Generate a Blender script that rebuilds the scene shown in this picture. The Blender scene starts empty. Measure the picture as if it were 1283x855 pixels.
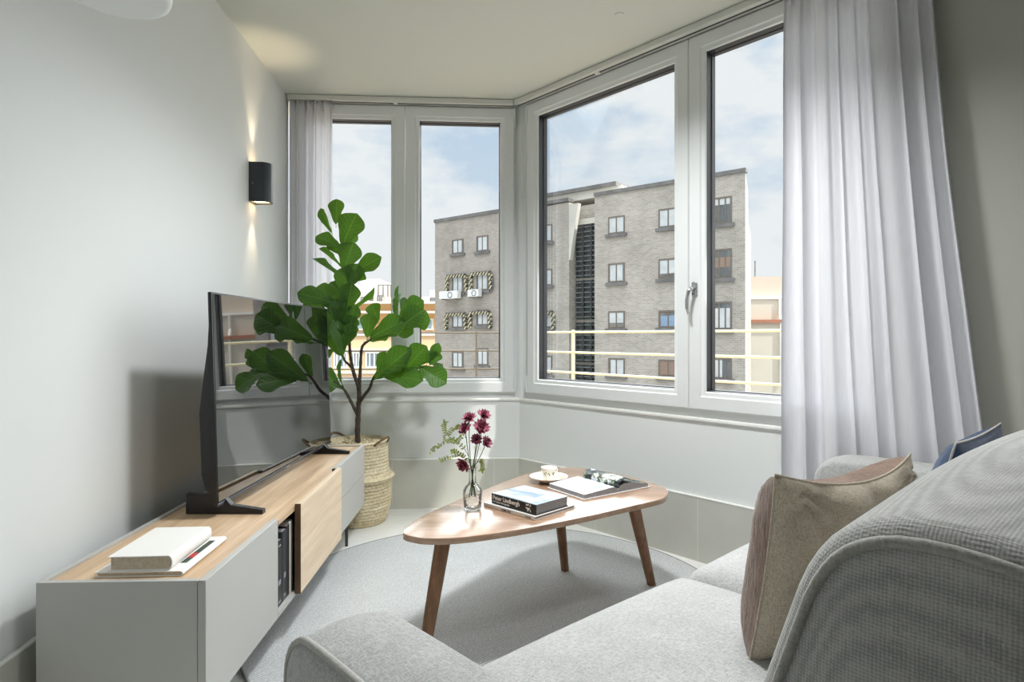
import bpy, bmesh, math, random
from mathutils import Vector, Matrix, noise as mnoise
R = random.Random(7)
PI = math.pi
sc = bpy.context.scene
C = sc.collection
CAMZ, FPX, CX, HY = 1.05, 770.0, 641.5, 422.0

# ------------------------------------------------------------------ helpers
def at(px, py, Y):
    return Vector(((px-CX)/FPX*Y, Y, CAMZ-(py-HY)/FPX*Y))
def onz(px, py, z):
    return at(px, py, (CAMZ-z)*FPX/(py-HY))

def obj(name, bm, mat, parent=None, smooth=False, auto=None, kind=None):
    me = bpy.data.meshes.new(name)
    if smooth:
        for f in bm.faces: f.smooth = True
    bmesh.ops.recalc_face_normals(bm, faces=bm.faces[:])
    bm.to_mesh(me); bm.free()
    if isinstance(mat, (list, tuple)):
        for m in mat: me.materials.append(m)
    else:
        me.materials.append(mat)
    if auto is not None:
        for p in me.polygons: p.use_smooth = True
        try: me.set_sharp_from_angle(angle=math.radians(auto))
        except Exception: pass
    o = bpy.data.objects.new(name, me); C.objects.link(o)
    if parent: o.parent = parent
    if kind: o['kind'] = kind
    return o

def tag(o, label, cat, group=None, kind=None):
    o['label'] = label; o['category'] = cat
    if group: o['group'] = group
    if kind: o['kind'] = kind
    return o

def thing(name, label, cat, loc=(0, 0, 0), rz=0.0, group=None):
    o = bpy.data.objects.new(name, None); C.objects.link(o)
    o.empty_display_size = 0.05
    o.location = loc; o.rotation_euler = (0, 0, rz)
    return tag(o, label, cat, group)

def struct(name, loc=(0, 0, 0), rz=0.0):
    o = bpy.data.objects.new(name, None); C.objects.link(o)
    o.location = loc; o.rotation_euler = (0, 0, rz); o['kind'] = 'structure'
    return o

def NB(): return bmesh.new()

def merge(bm, tb, M=None):
    if M is not None: bmesh.ops.transform(tb, matrix=M, verts=tb.verts[:])
    me = bpy.data.meshes.new('t'); tb.to_mesh(me); tb.free()
    bm.from_mesh(me); bpy.data.meshes.remove(me)

def box(bm, x0, x1, y0, y1, z0, z1, bev=0.0, seg=2, M=None):
    tb = NB()
    bmesh.ops.create_cube(tb, size=1.0)
    for v in tb.verts:
        v.co = Vector(((x0+x1)/2+v.co.x*(x1-x0), (y0+y1)/2+v.co.y*(y1-y0), (z0+z1)/2+v.co.z*(z1-z0)))
    if bev > 0:
        bmesh.ops.bevel(tb, geom=tb.edges[:], offset=bev, segments=seg, affect='EDGES', profile=0.5, clamp_overlap=True)
    merge(bm, tb, M)
    return bm

def prism(bm, pts, z0, z1, bev=0.0, seg=2, M=None):
    tb = NB()
    vs = [tb.verts.new((p[0], p[1], z0)) for p in pts]
    f = tb.faces.new(vs)
    r = bmesh.ops.extrude_face_region(tb, geom=[f])
    for g in r['geom']:
        if isinstance(g, bmesh.types.BMVert): g.co.z = z1
    bmesh.ops.recalc_face_normals(tb, faces=tb.faces[:])
    if bev > 0:
        ed = [e for e in tb.edges if abs(e.verts[0].co.z-e.verts[1].co.z) < 1e-6]
        bmesh.ops.bevel(tb, geom=ed, offset=bev, segments=seg, affect='EDGES', profile=0.5, clamp_overlap=True)
    merge(bm, tb, M)
    return bm

def lathe(bm, prof, seg=32, c=(0, 0, 0), fn=None, caps=True):
    rings = []
    for (r, z) in prof:
        ring = []
        if r < 1e-6:
            ring = [bm.verts.new((c[0], c[1], c[2]+z))]
        else:
            for k in range(seg):
                a = 2*PI*k/seg
                rr = r if fn is None else r+fn(a, z)
                ring.append(bm.verts.new((c[0]+rr*math.cos(a), c[1]+rr*math.sin(a), c[2]+z)))
        rings.append(ring)
    for A, B in zip(rings, rings[1:]):
        for k in range(seg):
            k2 = (k+1) % seg
            if len(A) == 1 and len(B) == 1: continue
            if len(A) == 1: bm.faces.new((A[0], B[k2], B[k]))
            elif len(B) == 1: bm.faces.new((A[k], A[k2], B[0]))
            else: bm.faces.new((A[k], A[k2], B[k2], B[k]))
    if len(rings[0]) > 1 and caps and fn is None and prof[0] != prof[-1]: bm.faces.new(rings[0])
    if len(rings[-1]) > 1 and caps and fn is None and prof[0] != prof[-1]: bm.faces.new(rings[-1])
    return bm

def tube(bm, pts, rad, seg=8, closed=False, caps=True):
    pts = [Vector(p) for p in pts]
    n = len(pts)
    if not isinstance(rad, (list, tuple)): rad = [rad]*n
    up = None; rings = []
    for i in range(n):
        if closed: t = pts[(i+1) % n]-pts[(i-1) % n]
        else: t = pts[min(i+1, n-1)]-pts[max(i-1, 0)]
        t.normalize()
        if up is None:
            up = Vector((0, 0, 1)) if abs(t.z) < 0.9 else Vector((1, 0, 0))
        up = (up-t*up.dot(t))
        if up.length < 1e-5: up = t.orthogonal()
        up.normalize()
        s = t.cross(up)
        rings.append([bm.verts.new(pts[i]+(up*math.cos(2*PI*k/seg)+s*math.sin(2*PI*k/seg))*rad[i]) for k in range(seg)])
    rng = range(n) if closed else range(n-1)
    for i in rng:
        A, B = rings[i], rings[(i+1) % n]
        for k in range(seg):
            bm.faces.new((A[k], A[(k+1) % seg], B[(k+1) % seg], B[k]))
    if not closed and caps:
        bm.faces.new(rings[0]); bm.faces.new(rings[-1])
    return bm

def sweep_rect(bm, x0, x1, z0, z1, prof):
    """closed profile of (inset, y) carried round a rectangle in xz with mitred corners"""
    rings = []
    for (i, y) in prof:
        rings.append([bm.verts.new(p) for p in ((x0+i, y, z0+i), (x1-i, y, z0+i), (x1-i, y, z1-i), (x0+i, y, z1-i))])
    n = len(rings)
    for j in range(n):
        A, B = rings[j], rings[(j+1) % n]
        for k in range(4):
            bm.faces.new((A[k], A[(k+1) % 4], B[(k+1) % 4], B[k]))
    return bm

def spline(pts, sub=6, closed=True):
    out = []; n = len(pts)
    P = [Vector(p) for p in pts]
    rng = range(n) if closed else range(n-1)
    for i in rng:
        if closed: a, b, c, d = P[i-1], P[i], P[(i+1) % n], P[(i+2) % n]
        else: a, b, c, d = P[max(i-1, 0)], P[i], P[i+1], P[min(i+2, n-1)]
        for k in range(sub):
            t = k/sub
            out.append(0.5*((2*b)+(c-a)*t+(2*a-5*b+4*c-d)*t*t+(3*b-a-3*c+d)*t**3))
    if not closed: out.append(P[-1])
    return out

def softbox(bm, x0, x1, y0, y1, z0, z1, r, n=(24, 20, 8), puff=(0, 0, 0), fn=None, M=None):
    """upholstered box: rounded edges, crowned faces"""
    cx, cy, cz = (x0+x1)/2, (y0+y1)/2, (z0+z1)/2
    hx, hy, hz = (x1-x0)/2, (y1-y0)/2, (z1-z0)/2
    tb = NB(); vd = {}
    def V(i, j, k):
        key = (i, j, k)
        if key not in vd:
            p = Vector((hx*(-1+2*i/n[0]), hy*(-1+2*j/n[1]), hz*(-1+2*k/n[2])))
            q = Vector((max(-hx+r, min(hx-r, p.x)), max(-hy+r, min(hy-r, p.y)), max(-hz+r, min(hz-r, p.z))))
            d = p-q
            if d.length > 1e-9: p = q+d.normalized()*r
            u, v, w = p.x/hx, p.y/hy, p.z/hz
            e = lambda a: max(0.0, 1-a*a)
            s = lambda a: math.copysign(min(1, abs(a)), a)
            p.z += puff[2]*s(w)*e(u)**0.6*e(v)**0.6
            p.y += puff[1]*s(v)*e(u)**0.6*e(w)**0.6
            p.x += puff[0]*s(u)*e(v)**0.6*e(w)**0.6
            p += Vector((cx, cy, cz))
            if fn: p = fn(p)
            vd[key] = tb.verts.new(p)
        return vd[key]
    def grid(a, b, f):
        for i in range(a):
            for j in range(b):
                tb.faces.new((f(i, j), f(i+1, j), f(i+1, j+1), f(i, j+1)))
    for k in (0, n[2]): grid(n[0], n[1], lambda i, j: V(i, j, k))
    for k in (0, n[1]): grid(n[0], n[2], lambda i, j: V(i, k, j))
    for k in (0, n[0]): grid(n[1], n[2], lambda i, j: V(k, i, j))
    merge(bm, tb, M)
    return bm

def slab(bm, outline, x0, x1, rb, crown=0.0, seg=4):
    """pad whose (y,z) outline is carried along x, edges rounded by rb, ends crowned"""
    prof = []
    for k in range(seg+1):
        a = PI/2*k/seg
        prof.append((rb*(1-math.sin(a)), rb*(1-math.cos(a))))      # inset, from end
    cen = sum((Vector(p) for p in outline), Vector((0, 0)))/len(outline)
    n = len(outline)
    nor = []
    for i in range(n):
        t = Vector(outline[(i+1) % n])-Vector(outline[i-1]); t.normalize()
        m = Vector((t.y, -t.x))
        if m.dot(Vector(outline[i])-cen) < 0: m = -m
        nor.append(m)
    rings = []
    def ring(ins, x): rings.append([bm.verts.new((x, outline[i][0]-nor[i].x*ins, outline[i][1]-nor[i].y*ins)) for i in range(n)])
    def shr(f, x): rings.append([bm.verts.new((x, cen.x+(outline[i][0]-nor[i].x*rb-cen.x)*f, cen.y+(outline[i][1]-nor[i].y*rb-cen.y)*f)) for i in range(n)])
    for f in (0.25, 0.5, 0.75): shr(f, x0-crown*(1-f*f))
    for ins, e in prof: ring(ins, x0+e)
    for k in range(1, 12): 
        u = k/12; ring(-crown*0.8*math.sin(PI*u), x0+rb+(x1-x0-2*rb)*u)
    for ins, e in reversed(prof): ring(ins, x1-e)
    for f in (0.75, 0.5, 0.25): shr(f, x1+crown*(1-f*f))
    for A, B in zip(rings, rings[1:]):
        for i in range(n):
            bm.faces.new((A[i], A[(i+1) % n], B[(i+1) % n], B[i]))
    bm.faces.new(rings[0]); bm.faces.new(rings[-1])
    return bm

# ------------------------------------------------------------------ materials
def lin(c):
    def f(v):
        v /= 255.0
        return v/12.92 if v <= 0.04045 else ((v+0.055)/1.055)**2.4
    return (f(c[0]), f(c[1]), f(c[2]), 1)

class NT:
    def __init__(s, name):
        s.m = bpy.data.materials.new(name); s.m.use_nodes = True
        s.t = s.m.node_tree; s.n = s.t.nodes; s.l = s.t.links
        s.b = s.n['Principled BSDF']; s.out = s.n['Material Output']
    def node(s, t, **k):
        n = s.n.new(t)
        for a, v in k.items():
            if a.startswith('i_'):
                key = a[2:].replace('_', ' ')
                n.inputs[key].default_value = v
            else: setattr(n, a, v)
        return n
    def link(s, a, b): s.l.new(a, b)
    def coord(s, scale=(1, 1, 1), rot=(0, 0, 0), kind='Object'):
        tc = s.node('ShaderNodeTexCoord'); mp = s.node('ShaderNodeMapping')
        mp.inputs['Scale'].default_value = scale; mp.inputs['Rotation'].default_value = rot
        s.link(tc.outputs[kind], mp.inputs['Vector']); return mp.outputs['Vector']
    def noise(s, vec, scale, detail=3, rough=0.5):
        n = s.node('ShaderNodeTexNoise'); n.inputs['Scale'].default_value = scale
        n.inputs['Detail'].default_value = detail; n.inputs['Roughness'].default_value = rough
        s.link(vec, n.inputs['Vector']); return n.outputs['Fac']
    def ramp(s, fac, stops):
        r = s.node('ShaderNodeValToRGB'); e = r.color_ramp.elements
        while len(e) < len(stops): e.new(0.5)
        for el, (p, c) in zip(e, stops): el.position = p; el.color = c
        s.link(fac, r.inputs['Fac']); return r.outputs['Color']
    def math(s, op, a, b=None):
        n = s.node('ShaderNodeMath', operation=op)
        for i, v in enumerate((a, b)):
            if v is None: continue
            if isinstance(v, (int, float)): n.inputs[i].default_value = v
            else: s.link(v, n.inputs[i])
        return n.outputs[0]
    def mix(s, fac, a, b, blend='MIX'):
        n = s.node('ShaderNodeMix', data_type='RGBA', blend_type=blend)
        if isinstance(fac, (int, float)): n.inputs[0].default_value = fac
        else: s.link(fac, n.inputs[0])
        for i, v in ((6, a), (7, b)):
            if isinstance(v, tuple): n.inputs[i].default_value = v
            else: s.link(v, n.inputs[i])
        return n.outputs[2]
    def bump(s, h, strength=0.3, dist=0.002):
        b = s.node('ShaderNodeBump'); b.inputs['Strength'].default_value = strength
        b.inputs['Distance'].default_value = dist
        s.link(h, b.inputs['Height']); s.link(b.outputs['Normal'], s.b.inputs['Normal'])
    def base(s, c):
        if isinstance(c, tuple): s.b.inputs['Base Color'].default_value = c
        else: s.link(c, s.b.inputs['Base Color'])
    def rough(s, r): s.b.inputs['Roughness'].default_value = r

def M_plain(name, c, rough=0.5, metal=0.0, var=0.04, nscale=6, bump=0.0, bscale=60, spec=0.5):
    s = NT(name); col = lin(c)
    v = s.coord()
    n = s.noise(v, nscale)
    a = tuple(x*(1-var) for x in col[:3])+(1,); b = tuple(min(1, x*(1+var)) for x in col[:3])+(1,)
    s.base(s.ramp(n, [(0.3, a), (0.7, b)]))
    s.rough(rough); s.b.inputs['Metallic'].default_value = metal
    s.b.inputs['Specular IOR Level'].default_value = spec
    if bump: s.bump(s.noise(v, bscale, 4), bump, 0.001)
    return s.m

def M_wood(name, dark, light, rough=0.4, axis='X', scale=1.0, spec=0.5):
    s = NT(name)
    st = {'X': (1.3, 22, 22), 'Y': (22, 1.3, 22), 'Z': (22, 22, 1.3)}[axis]
    v = s.coord(tuple(q*scale for q in st))
    n = s.noise(v, 1.0, 6, 0.65)
    v2 = s.coord(tuple(q*scale*4.5 for q in st))
    n2 = s.noise(v2, 1.0, 3, 0.6)
    f = s.math('ADD', s.math('MULTIPLY', n, 0.75), s.math('MULTIPLY', n2, 0.25))
    d, l = lin(dark), lin(light)
    mid = tuple((a+b)/2 for a, b in zip(d, l))
    s.base(s.ramp(f, [(0.34, d), (0.5, mid), (0.64, l)]))
    s.rough(rough); s.b.inputs['Specular IOR Level'].default_value = spec
    s.bump(f, 0.06, 0.001)
    return s.m

def M_fabric(name, c, cell=0.004, contrast=0.25, bump=0.5, streak=0.12, regular=0.0):
    """woven cloth: irregular warp and weft threads, optionally a regular basket weave seen close by"""
    s = NT(name); col = lin(c)
    hs = []
    for k in range(3):
        sc_ = [1.0/cell]*3; sc_[k] = 0.22/cell
        hs.append(s.noise(s.coord(tuple(sc_)), 0.8, 1, 0.5))
    h = s.math('MAXIMUM', s.math('MAXIMUM', hs[0], hs[1]), hs[2])
    h = s.math('SUBTRACT', s.math('MULTIPLY', h, 1.6), 0.4)
    if regular:
        v = s.coord(); ws = []
        for ax in 'XYZ':
            w = s.node('ShaderNodeTexWave', wave_type='BANDS', bands_direction=ax, wave_profile='SIN')
            w.inputs['Scale'].default_value = 0.314/cell
            w.inputs['Distortion'].default_value = 1.6; w.inputs['Detail'].default_value = 2; w.inputs['Detail Scale'].default_value = 0.6
            s.link(v, w.inputs['Vector']); ws.append(w.outputs['Fac'])
        g = s.math('MULTIPLY', s.math('ADD', s.math('ADD', ws[0], ws[1]), ws[2]), 0.333)
        h = s.math('ADD', s.math('MULTIPLY', h, 1-regular), s.math('MULTIPLY', g, regular))
    big = s.noise(s.coord(), 9, 3)
    a = tuple(x*(1-contrast) for x in col[:3])+(1,); b = tuple(min(1, x*(1+contrast)) for x in col[:3])+(1,)
    cc = s.ramp(h, [(0.3, a), (0.7, b)])
    a2 = (1-streak,)*3+(1,)
    cc = s.mix(1.0, cc, s.ramp(big, [(0.35, a2), (0.65, (1, 1, 1, 1))]), 'MULTIPLY')
    s.base(cc); s.rough(0.95); s.b.inputs['Specular IOR Level'].default_value = 0.15
    s.b.inputs['Sheen Weight'].default_value = 0.25; s.b.inputs['Sheen Roughness'].default_value = 0.5
    s.bump(h, bump, cell*0.5)
    return s.m

def M_glass(name, tint=(1, 1, 1, 1), refl=1.0, ior=1.45):
    s = NT(name); s.n.remove(s.b)
    tr = s.node('ShaderNodeBsdfTransparent'); tr.inputs['Color'].default_value = tint
    gl = s.node('ShaderNodeBsdfGlossy'); gl.inputs['Roughness'].default_value = 0.0
    fr = s.node('ShaderNodeFresnel'); fr.inputs['IOR'].default_value = ior
    mx = s.node('ShaderNodeMixShader')
    s.link(s.math('MULTIPLY', fr.outputs[0], refl), mx.inputs[0])
    s.link(tr.outputs[0], mx.inputs[1]); s.link(gl.outputs[0], mx.inputs[2])
    s.link(mx.outputs[0], s.out.inputs['Surface'])
    return s.m

def M_emit(name, c, strength):
    s = NT(name); s.base(lin(c))
    s.b.inputs['Emission Color'].default_value = lin(c); s.b.inputs['Emission Strength'].default_value = strength
    return s.m

def M_sheer(name, c, transp=0.06, transl=0.24):
    s = NT(name); s.n.remove(s.b); col = lin(c)
    v = s.coord((260, 260, 12)); n = s.noise(v, 1.0, 2)
    cc = s.ramp(n, [(0.3, tuple(x*0.94 for x in col[:3])+(1,)), (0.7, col)])
    d = s.node('ShaderNodeBsdfDiffuse'); t = s.node('ShaderNodeBsdfTranslucent'); tr = s.node('ShaderNodeBsdfTransparent')
    s.link(cc, d.inputs['Color']); s.link(cc, t.inputs['Color'])
    m1 = s.node('ShaderNodeMixShader'); m1.inputs[0].default_value = transl
    s.link(d.outputs[0], m1.inputs[1]); s.link(t.outputs[0], m1.inputs[2])
    m2 = s.node('ShaderNodeMixShader'); m2.inputs[0].default_value = transp
    s.link(m1.outputs[0], m2.inputs[1]); s.link(tr.outputs[0], m2.inputs[2])
    s.link(m2.outputs[0], s.out.inputs['Surface'])
    return s.m

def M_brick(name, c1, c2, mortar, scale=1.0, dirt=0.3):
    s = NT(name)
    tc = s.node('ShaderNodeTexCoord'); sx = s.node('ShaderNodeSeparateXYZ'); cb = s.node('ShaderNodeCombineXYZ')
    s.link(tc.outputs['Object'], sx.inputs[0])
    s.link(s.math('ADD', sx.outputs[0], sx.outputs[1]), cb.inputs[0]); s.link(sx.outputs[2], cb.inputs[1])
    b = s.node('ShaderNodeTexBrick')
    b.inputs['Color1'].default_value = lin(c1); b.inputs['Color2'].default_value = lin(c2)
    b.inputs['Mortar'].default_value = lin(mortar); b.inputs['Scale'].default_value = scale
    b.inputs['Mortar Size'].default_value = 0.022; b.inputs['Brick Width'].default_value = 0.5
    b.inputs['Row Height'].default_value = 0.17; b.inputs['Bias'].default_value = 0.0
    s.link(cb.outputs[0], b.inputs['Vector'])
    n = s.noise(tc.outputs['Object'], 0.35, 6, 0.65)
    n2 = s.noise(tc.outputs['Object'], 2.2, 4, 0.7)
    dk = (1-dirt,)*3+(1,)
    cc = s.mix(1.0, b.outputs['Color'], s.ramp(n, [(0.35, dk), (0.6, (1, 1, 1, 1))]), 'MULTIPLY')
    cc = s.mix(1.0, cc, s.ramp(n2, [(0.3, (1-dirt*0.5,)*3+(1,)), (0.6, (1, 1, 1, 1))]), 'MULTIPLY')
    s.base(cc); s.rough(0.9)
    return s.m

def M_tile(name, c, joint, w, h, plane='xy', rough=0.35, var=0.05, off=0.0):
    s = NT(name)
    tc = s.node('ShaderNodeTexCoord')
    vec = tc.outputs['Object']
    if plane == 'xz':
        sx = s.node('ShaderNodeSeparateXYZ'); cb = s.node('ShaderNodeCombineXYZ')
        s.link(vec, sx.inputs[0]); s.link(sx.outputs[0], cb.inputs[0]); s.link(sx.outputs[2], cb.inputs[1]); vec = cb.outputs[0]
    b = s.node('ShaderNodeTexBrick', offset=off)
    b.inputs['Scale'].default_value = 1.0; b.inputs['Brick Width'].default_value = w; b.inputs['Row Height'].default_value = h
    b.inputs['Mortar Size'].default_value = 0.002
    col = lin(c)
    b.inputs['Color1'].default_value = col; b.inputs['Color2'].default_value = tuple(x*(1-var) for x in col[:3])+(1,)
    b.inputs['Mortar'].default_value = lin(joint)
    s.link(vec, b.inputs['Vector'])
    n = s.noise(tc.outputs['Object'], 5, 5, 0.6)
    cc = s.mix(1.0, b.outputs['Color'], s.ramp(n, [(0.3, (0.9, 0.9, 0.89, 1)), (0.7, (1, 1, 1, 1))]), 'MULTIPLY')
    s.base(cc); s.rough(rough)
    return s.m

m_wall = M_plain('wall_paint', (226, 229, 228), 0.75, var=0.008, nscale=2, bump=0.03, bscale=180)
m_wall2 = M_plain('wall_paint_shade_tone', (184, 184, 174), 0.8, var=0.01, nscale=2, bump=0.03, bscale=180)  # darker copy of the wall paint, low light put into the colour
m_wall3 = M_plain('wall_paint_absorber', (92, 88, 82), 0.8, var=0.01, nscale=2)  # dark tone for the unseen walls, chosen to absorb bounced light
m_ceil = M_plain('ceiling_paint', (206, 210, 202), 0.85, var=0.008, nscale=2)
m_floor = M_tile('floor_tile', (236, 236, 232), (214, 213, 208), 0.9, 0.9, rough=0.4)
m_skirt = M_tile('skirting_tile', (200, 200, 192), (218, 217, 212), 0.62, 0.9, plane='xz', rough=0.4, off=0.0)
m_trimw = M_plain('white_trim', (240, 240, 236), 0.4, var=0.01)
m_frame = M_plain('window_lacquer', (226, 229, 229), 0.35, var=0.015)
m_gask = M_plain('gasket_shade_black', (40, 42, 46), 0.5, var=0.05)
m_pane = M_glass('window_glass', (0.97, 0.985, 0.98, 1), 0.25)
m_chrome = M_plain('brushed_steel', (190, 192, 194), 0.25, 0.9, var=0.02)
m_rail = M_plain('track_white', (216, 217, 211), 0.45, var=0.01)
m_sheer = M_sheer('curtain_sheer', (240, 240, 243))
m_grey = M_plain('cabinet_greige', (180, 179, 175), 0.45, var=0.01)
m_cabd = M_plain('cabinet_inside', (90, 84, 76), 0.6, var=0.03)
m_oak = M_wood('oak_top', (182, 150, 116), (226, 198, 164), 0.38, 'X')
m_oakd = M_wood('oak_door', (208, 184, 154), (230, 210, 182), 0.45, 'X', 1.6)
m_oakedge = M_wood('oak_door_edge', (92, 66, 44), (120, 90, 62), 0.5, 'Z', 1.5)
m_table = M_wood('table_ash', (146, 114, 90), (184, 152, 126), 0.25, 'X', 0.8, 0.6)
m_table.node_tree.nodes['Principled BSDF'].inputs['Coat Weight'].default_value = 0.6
m_table.node_tree.nodes['Principled BSDF'].inputs['Coat Roughness'].default_value = 0.22
m_leg = M_wood('table_leg_wood', (98, 66, 42), (144, 104, 72), 0.45, 'Z', 2.2)
m_black = M_plain('black_plastic', (16, 16, 18), 0.35, var=0.05)
m_dkmet = M_plain('dark_metal', (80, 80, 78), 0.35, 0.8, var=0.05)
m_sheer2 = M_sheer('curtain_sheer_backlit', (240, 240, 243), 0.10, 0.5)
m_anth = M_plain('anthracite_lacquer', (52, 58, 64), 0.4, var=0.03)
m_warm = M_emit('warm_led', (255, 214, 160), 6.0)
m_sofa = M_fabric('sofa_weave', (176, 176, 174), 0.0022, 0.22, 0.45, 0.10)
m_sofab = M_fabric('sofa_weave_back', (186, 185, 182), 0.0029, 0.24, 0.55, 0.10, 0.6)
m_sofap = M_fabric('sofa_piping', (180, 178, 173), 0.0022, 0.14, 0.5, 0.04)
m_linen = M_fabric('linen_cushion', (178, 168, 150), 0.0018, 0.22, 0.5, 0.10)
m_blue = M_fabric('blue_cotton', (48, 68, 98), 0.003, 0.18, 0.4, 0.12)
m_trim = M_fabric('pale_trim', (196, 190, 180), 0.004, 0.15, 0.5, 0.05)
m_paper = M_plain('page_edges', (200, 190, 172), 0.85, var=0.12, nscale=120)
m_white = M_plain('white_cover', (236, 234, 230), 0.5, var=0.01)
m_pagew = M_plain('white_page', (236, 238, 242), 0.6, var=0.01)
m_greyp = M_plain('grey_page_edges', (150, 152, 156), 0.85, var=0.15, nscale=150)
m_bkblk = M_plain('black_cover', (26, 24, 24), 0.4, var=0.05)
m_bkbrn = M_plain('dark_brown_cover', (58, 46, 40), 0.5, var=0.1)
m_porc = M_plain('porcelain', (238, 234, 224), 0.2, var=0.02)
m_trunk = M_plain('bark', (70, 60, 54), 0.85, var=0.35, nscale=40, bump=0.6, bscale=90)
m_stem = M_plain('green_stem', (62, 92, 40), 0.6, var=0.15)
m_handle = M_plain('basket_handle', (120, 98, 72), 0.85, var=0.3, nscale=60)

def M_fur():
    s = NT('brown_fur'); v = s.coord((60, 60, 16)); n = s.noise(v, 2.2, 5, 0.7)
    v2 = s.coord(); n2 = s.noise(v2, 14, 3)
    f = s.math('ADD', s.math('MULTIPLY', n, 0.65), s.math('MULTIPLY', n2, 0.35))
    s.base(s.ramp(f, [(0.3, lin((84, 62, 50))), (0.55, lin((140, 112, 94))), (0.72, lin((176, 150, 130)))]))
    s.rough(0.9); s.b.inputs['Sheen Weight'].default_value = 0.4; s.b.inputs['Specular IOR Level'].default_value = 0.2
    s.bump(f, 0.9, 0.006); return s.m
m_fur = M_fur()

def M_rug():
    s = NT('rug_weave'); v = s.coord((1, 1, 1), (0, 0, 0.75))
    w = s.node('ShaderNodeTexWave', wave_type='BANDS', bands_direction='X'); w.inputs['Scale'].default_value = 30
    w.inputs['Distortion'].default_value = 3; w.inputs['Detail'].default_value = 2; w.inputs['Detail Scale'].default_value = 3
    s.link(v, w.inputs['Vector'])
    n = s.noise(v, 170, 3, 0.7); n3 = s.noise(v, 4, 3)
    f = s.math('ADD', s.math('MULTIPLY', w.outputs['Fac'], 0.35), s.math('MULTIPLY', n, 0.65))
    cc = s.ramp(f, [(0.3, lin((170, 173, 174))), (0.7, lin((214, 216, 216)))])
    cc = s.mix(1.0, cc, s.ramp(n3, [(0.3, (0.93, 0.93, 0.93, 1)), (0.7, (1, 1, 1, 1))]), 'MULTIPLY')
    s.base(cc); s.rough(0.95); s.b.inputs['Specular IOR Level'].default_value = 0.1
    s.bump(f, 0.8, 0.004); return s.m
m_rug = M_rug()

def M_leaf():
    s = NT('fig_leaf'); v = s.coord()
    # side veins as slanted bands from the midrib (local y = length, x = width)
    sx = s.node('ShaderNodeSeparateXYZ'); s.link(v, sx.inputs[0])
    ax = s.math('ABSOLUTE', sx.outputs[0])
    t = s.math('SUBTRACT', sx.outputs[1], s.math('MULTIPLY', ax, 0.75))
    sn = s.math('ABSOLUTE', s.math('SINE', s.math('MULTIPLY', t, 26.0)))
    vein = s.math('LESS_THAN', sn, 0.09)
    mid = s.math('LESS_THAN', ax, 0.012)
    vv = s.math('MAXIMUM', vein, mid)
    n = s.noise(v, 3, 3)
    oi = s.node('ShaderNodeObjectInfo')
    c = s.ramp(n, [(0.3, lin((26, 60, 18))), (0.7, lin((48, 94, 28)))])
    c = s.mix(s.math('MULTIPLY', oi.outputs['Random'], 0.5), c, lin((84, 132, 42)))
    c = s.mix(s.math('MULTIPLY', vv, 0.45), c, lin((128, 164, 84)))
    s.base(c); s.rough(0.42); s.b.inputs['Specular IOR Level'].default_value = 0.4
    s.bump(s.math('SUBTRACT', 1.0, s.math('ADD', vv, s.math('MULTIPLY', sn, -0.25))), 0.35, 0.01)
    tl = s.node('ShaderNodeBsdfTranslucent'); mx = s.node('ShaderNodeMixShader'); mx.inputs[0].default_value = 0.2
    tl.inputs['Color'].default_value = lin((110, 160, 40))
    s.link(s.b.outputs[0], mx.inputs[1]); s.link(tl.outputs[0], mx.inputs[2]); s.link(mx.outputs[0], s.out.inputs['Surface'])
    return s.m
m_leaf = M_leaf()

def M_basket():
    s = NT('seagrass'); v = s.coord()
    n = s.noise(v, 70, 4, 0.7); n2 = s.noise(s.coord((1, 1, 9)), 6, 3)
    f = s.math('ADD', s.math('MULTIPLY', n, 0.6), s.math('MULTIPLY', n2, 0.4))
    s.base(s.ramp(f, [(0.3, lin((158, 136, 102))), (0.5, lin((210, 196, 162))), (0.72, lin((238, 229, 206)))]))
    s.rough(0.85); s.bump(n, 0.6, 0.004); return s.m
m_bask = M_basket()

def M_petal():
    s = NT('burgundy_petal'); v = s.coord(); n = s.noise(v, 90, 2)
    s.base(s.ramp(n, [(0.3, lin((124, 46, 70))), (0.7, lin((176, 98, 118)))])); s.rough(0.6); return s.m
m_petal = M_petal()
m_sprig = M_plain('sprig_leaf', (172, 188, 96), 0.55, var=0.25, nscale=60)

# ------------------------------------------------------------------ camera
cam_d = bpy.data.cameras.new('camera'); cam = bpy.data.objects.new('camera', cam_d); C.objects.link(cam)
cam.location = (0, 0, CAMZ); cam.rotation_euler = (PI/2, 0, 0)
cam_d.sensor_width = 36; cam_d.lens = 36*FPX/1283; cam_d.shift_y = -(427.5-HY)/1283
cam_d.clip_start = 0.05; cam_d.clip_end = 600
sc.camera = cam

# ------------------------------------------------------------------ room shell
H = 2.49
LX = lambda Y: -1.0726-0.0743*Y
BL = Vector((-1.348, 3.705, 0)); BR = Vector((0.047, 3.7985, 0))
ab = math.atan2(BR.y-BL.y, BR.x-BL.x); LB = (BR-BL).length
A = Vector((0.745, 0.667, 0)); RD = Vector((0.667, -0.745, 0)); ar = math.atan2(RD.y, RD.x)
RE = BR+RD*4.3
RL = Vector((LX(-1.3), -1.3, 0)); RR = Vector((2.7, -1.3, 0))
nb = Vector((-math.sin(ab), math.cos(ab), 0))
poly_in = [BL, BR, RE, RR, RL]
OV = 0.30  # eave past the walls, added to cut the sun to a strip
co = BR+nb*OV+A*OV
poly_out = [BL+nb*OV+Vector((-0.3, 0, 0)), BR+nb*OV+Vector((0.1, 0, 0)), BR+A*OV+RD*0.1, RE+A*OV, RR+Vector((0.3, -0.3, 0)), RL+Vector((-0.3, -0.3, 0))]
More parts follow.
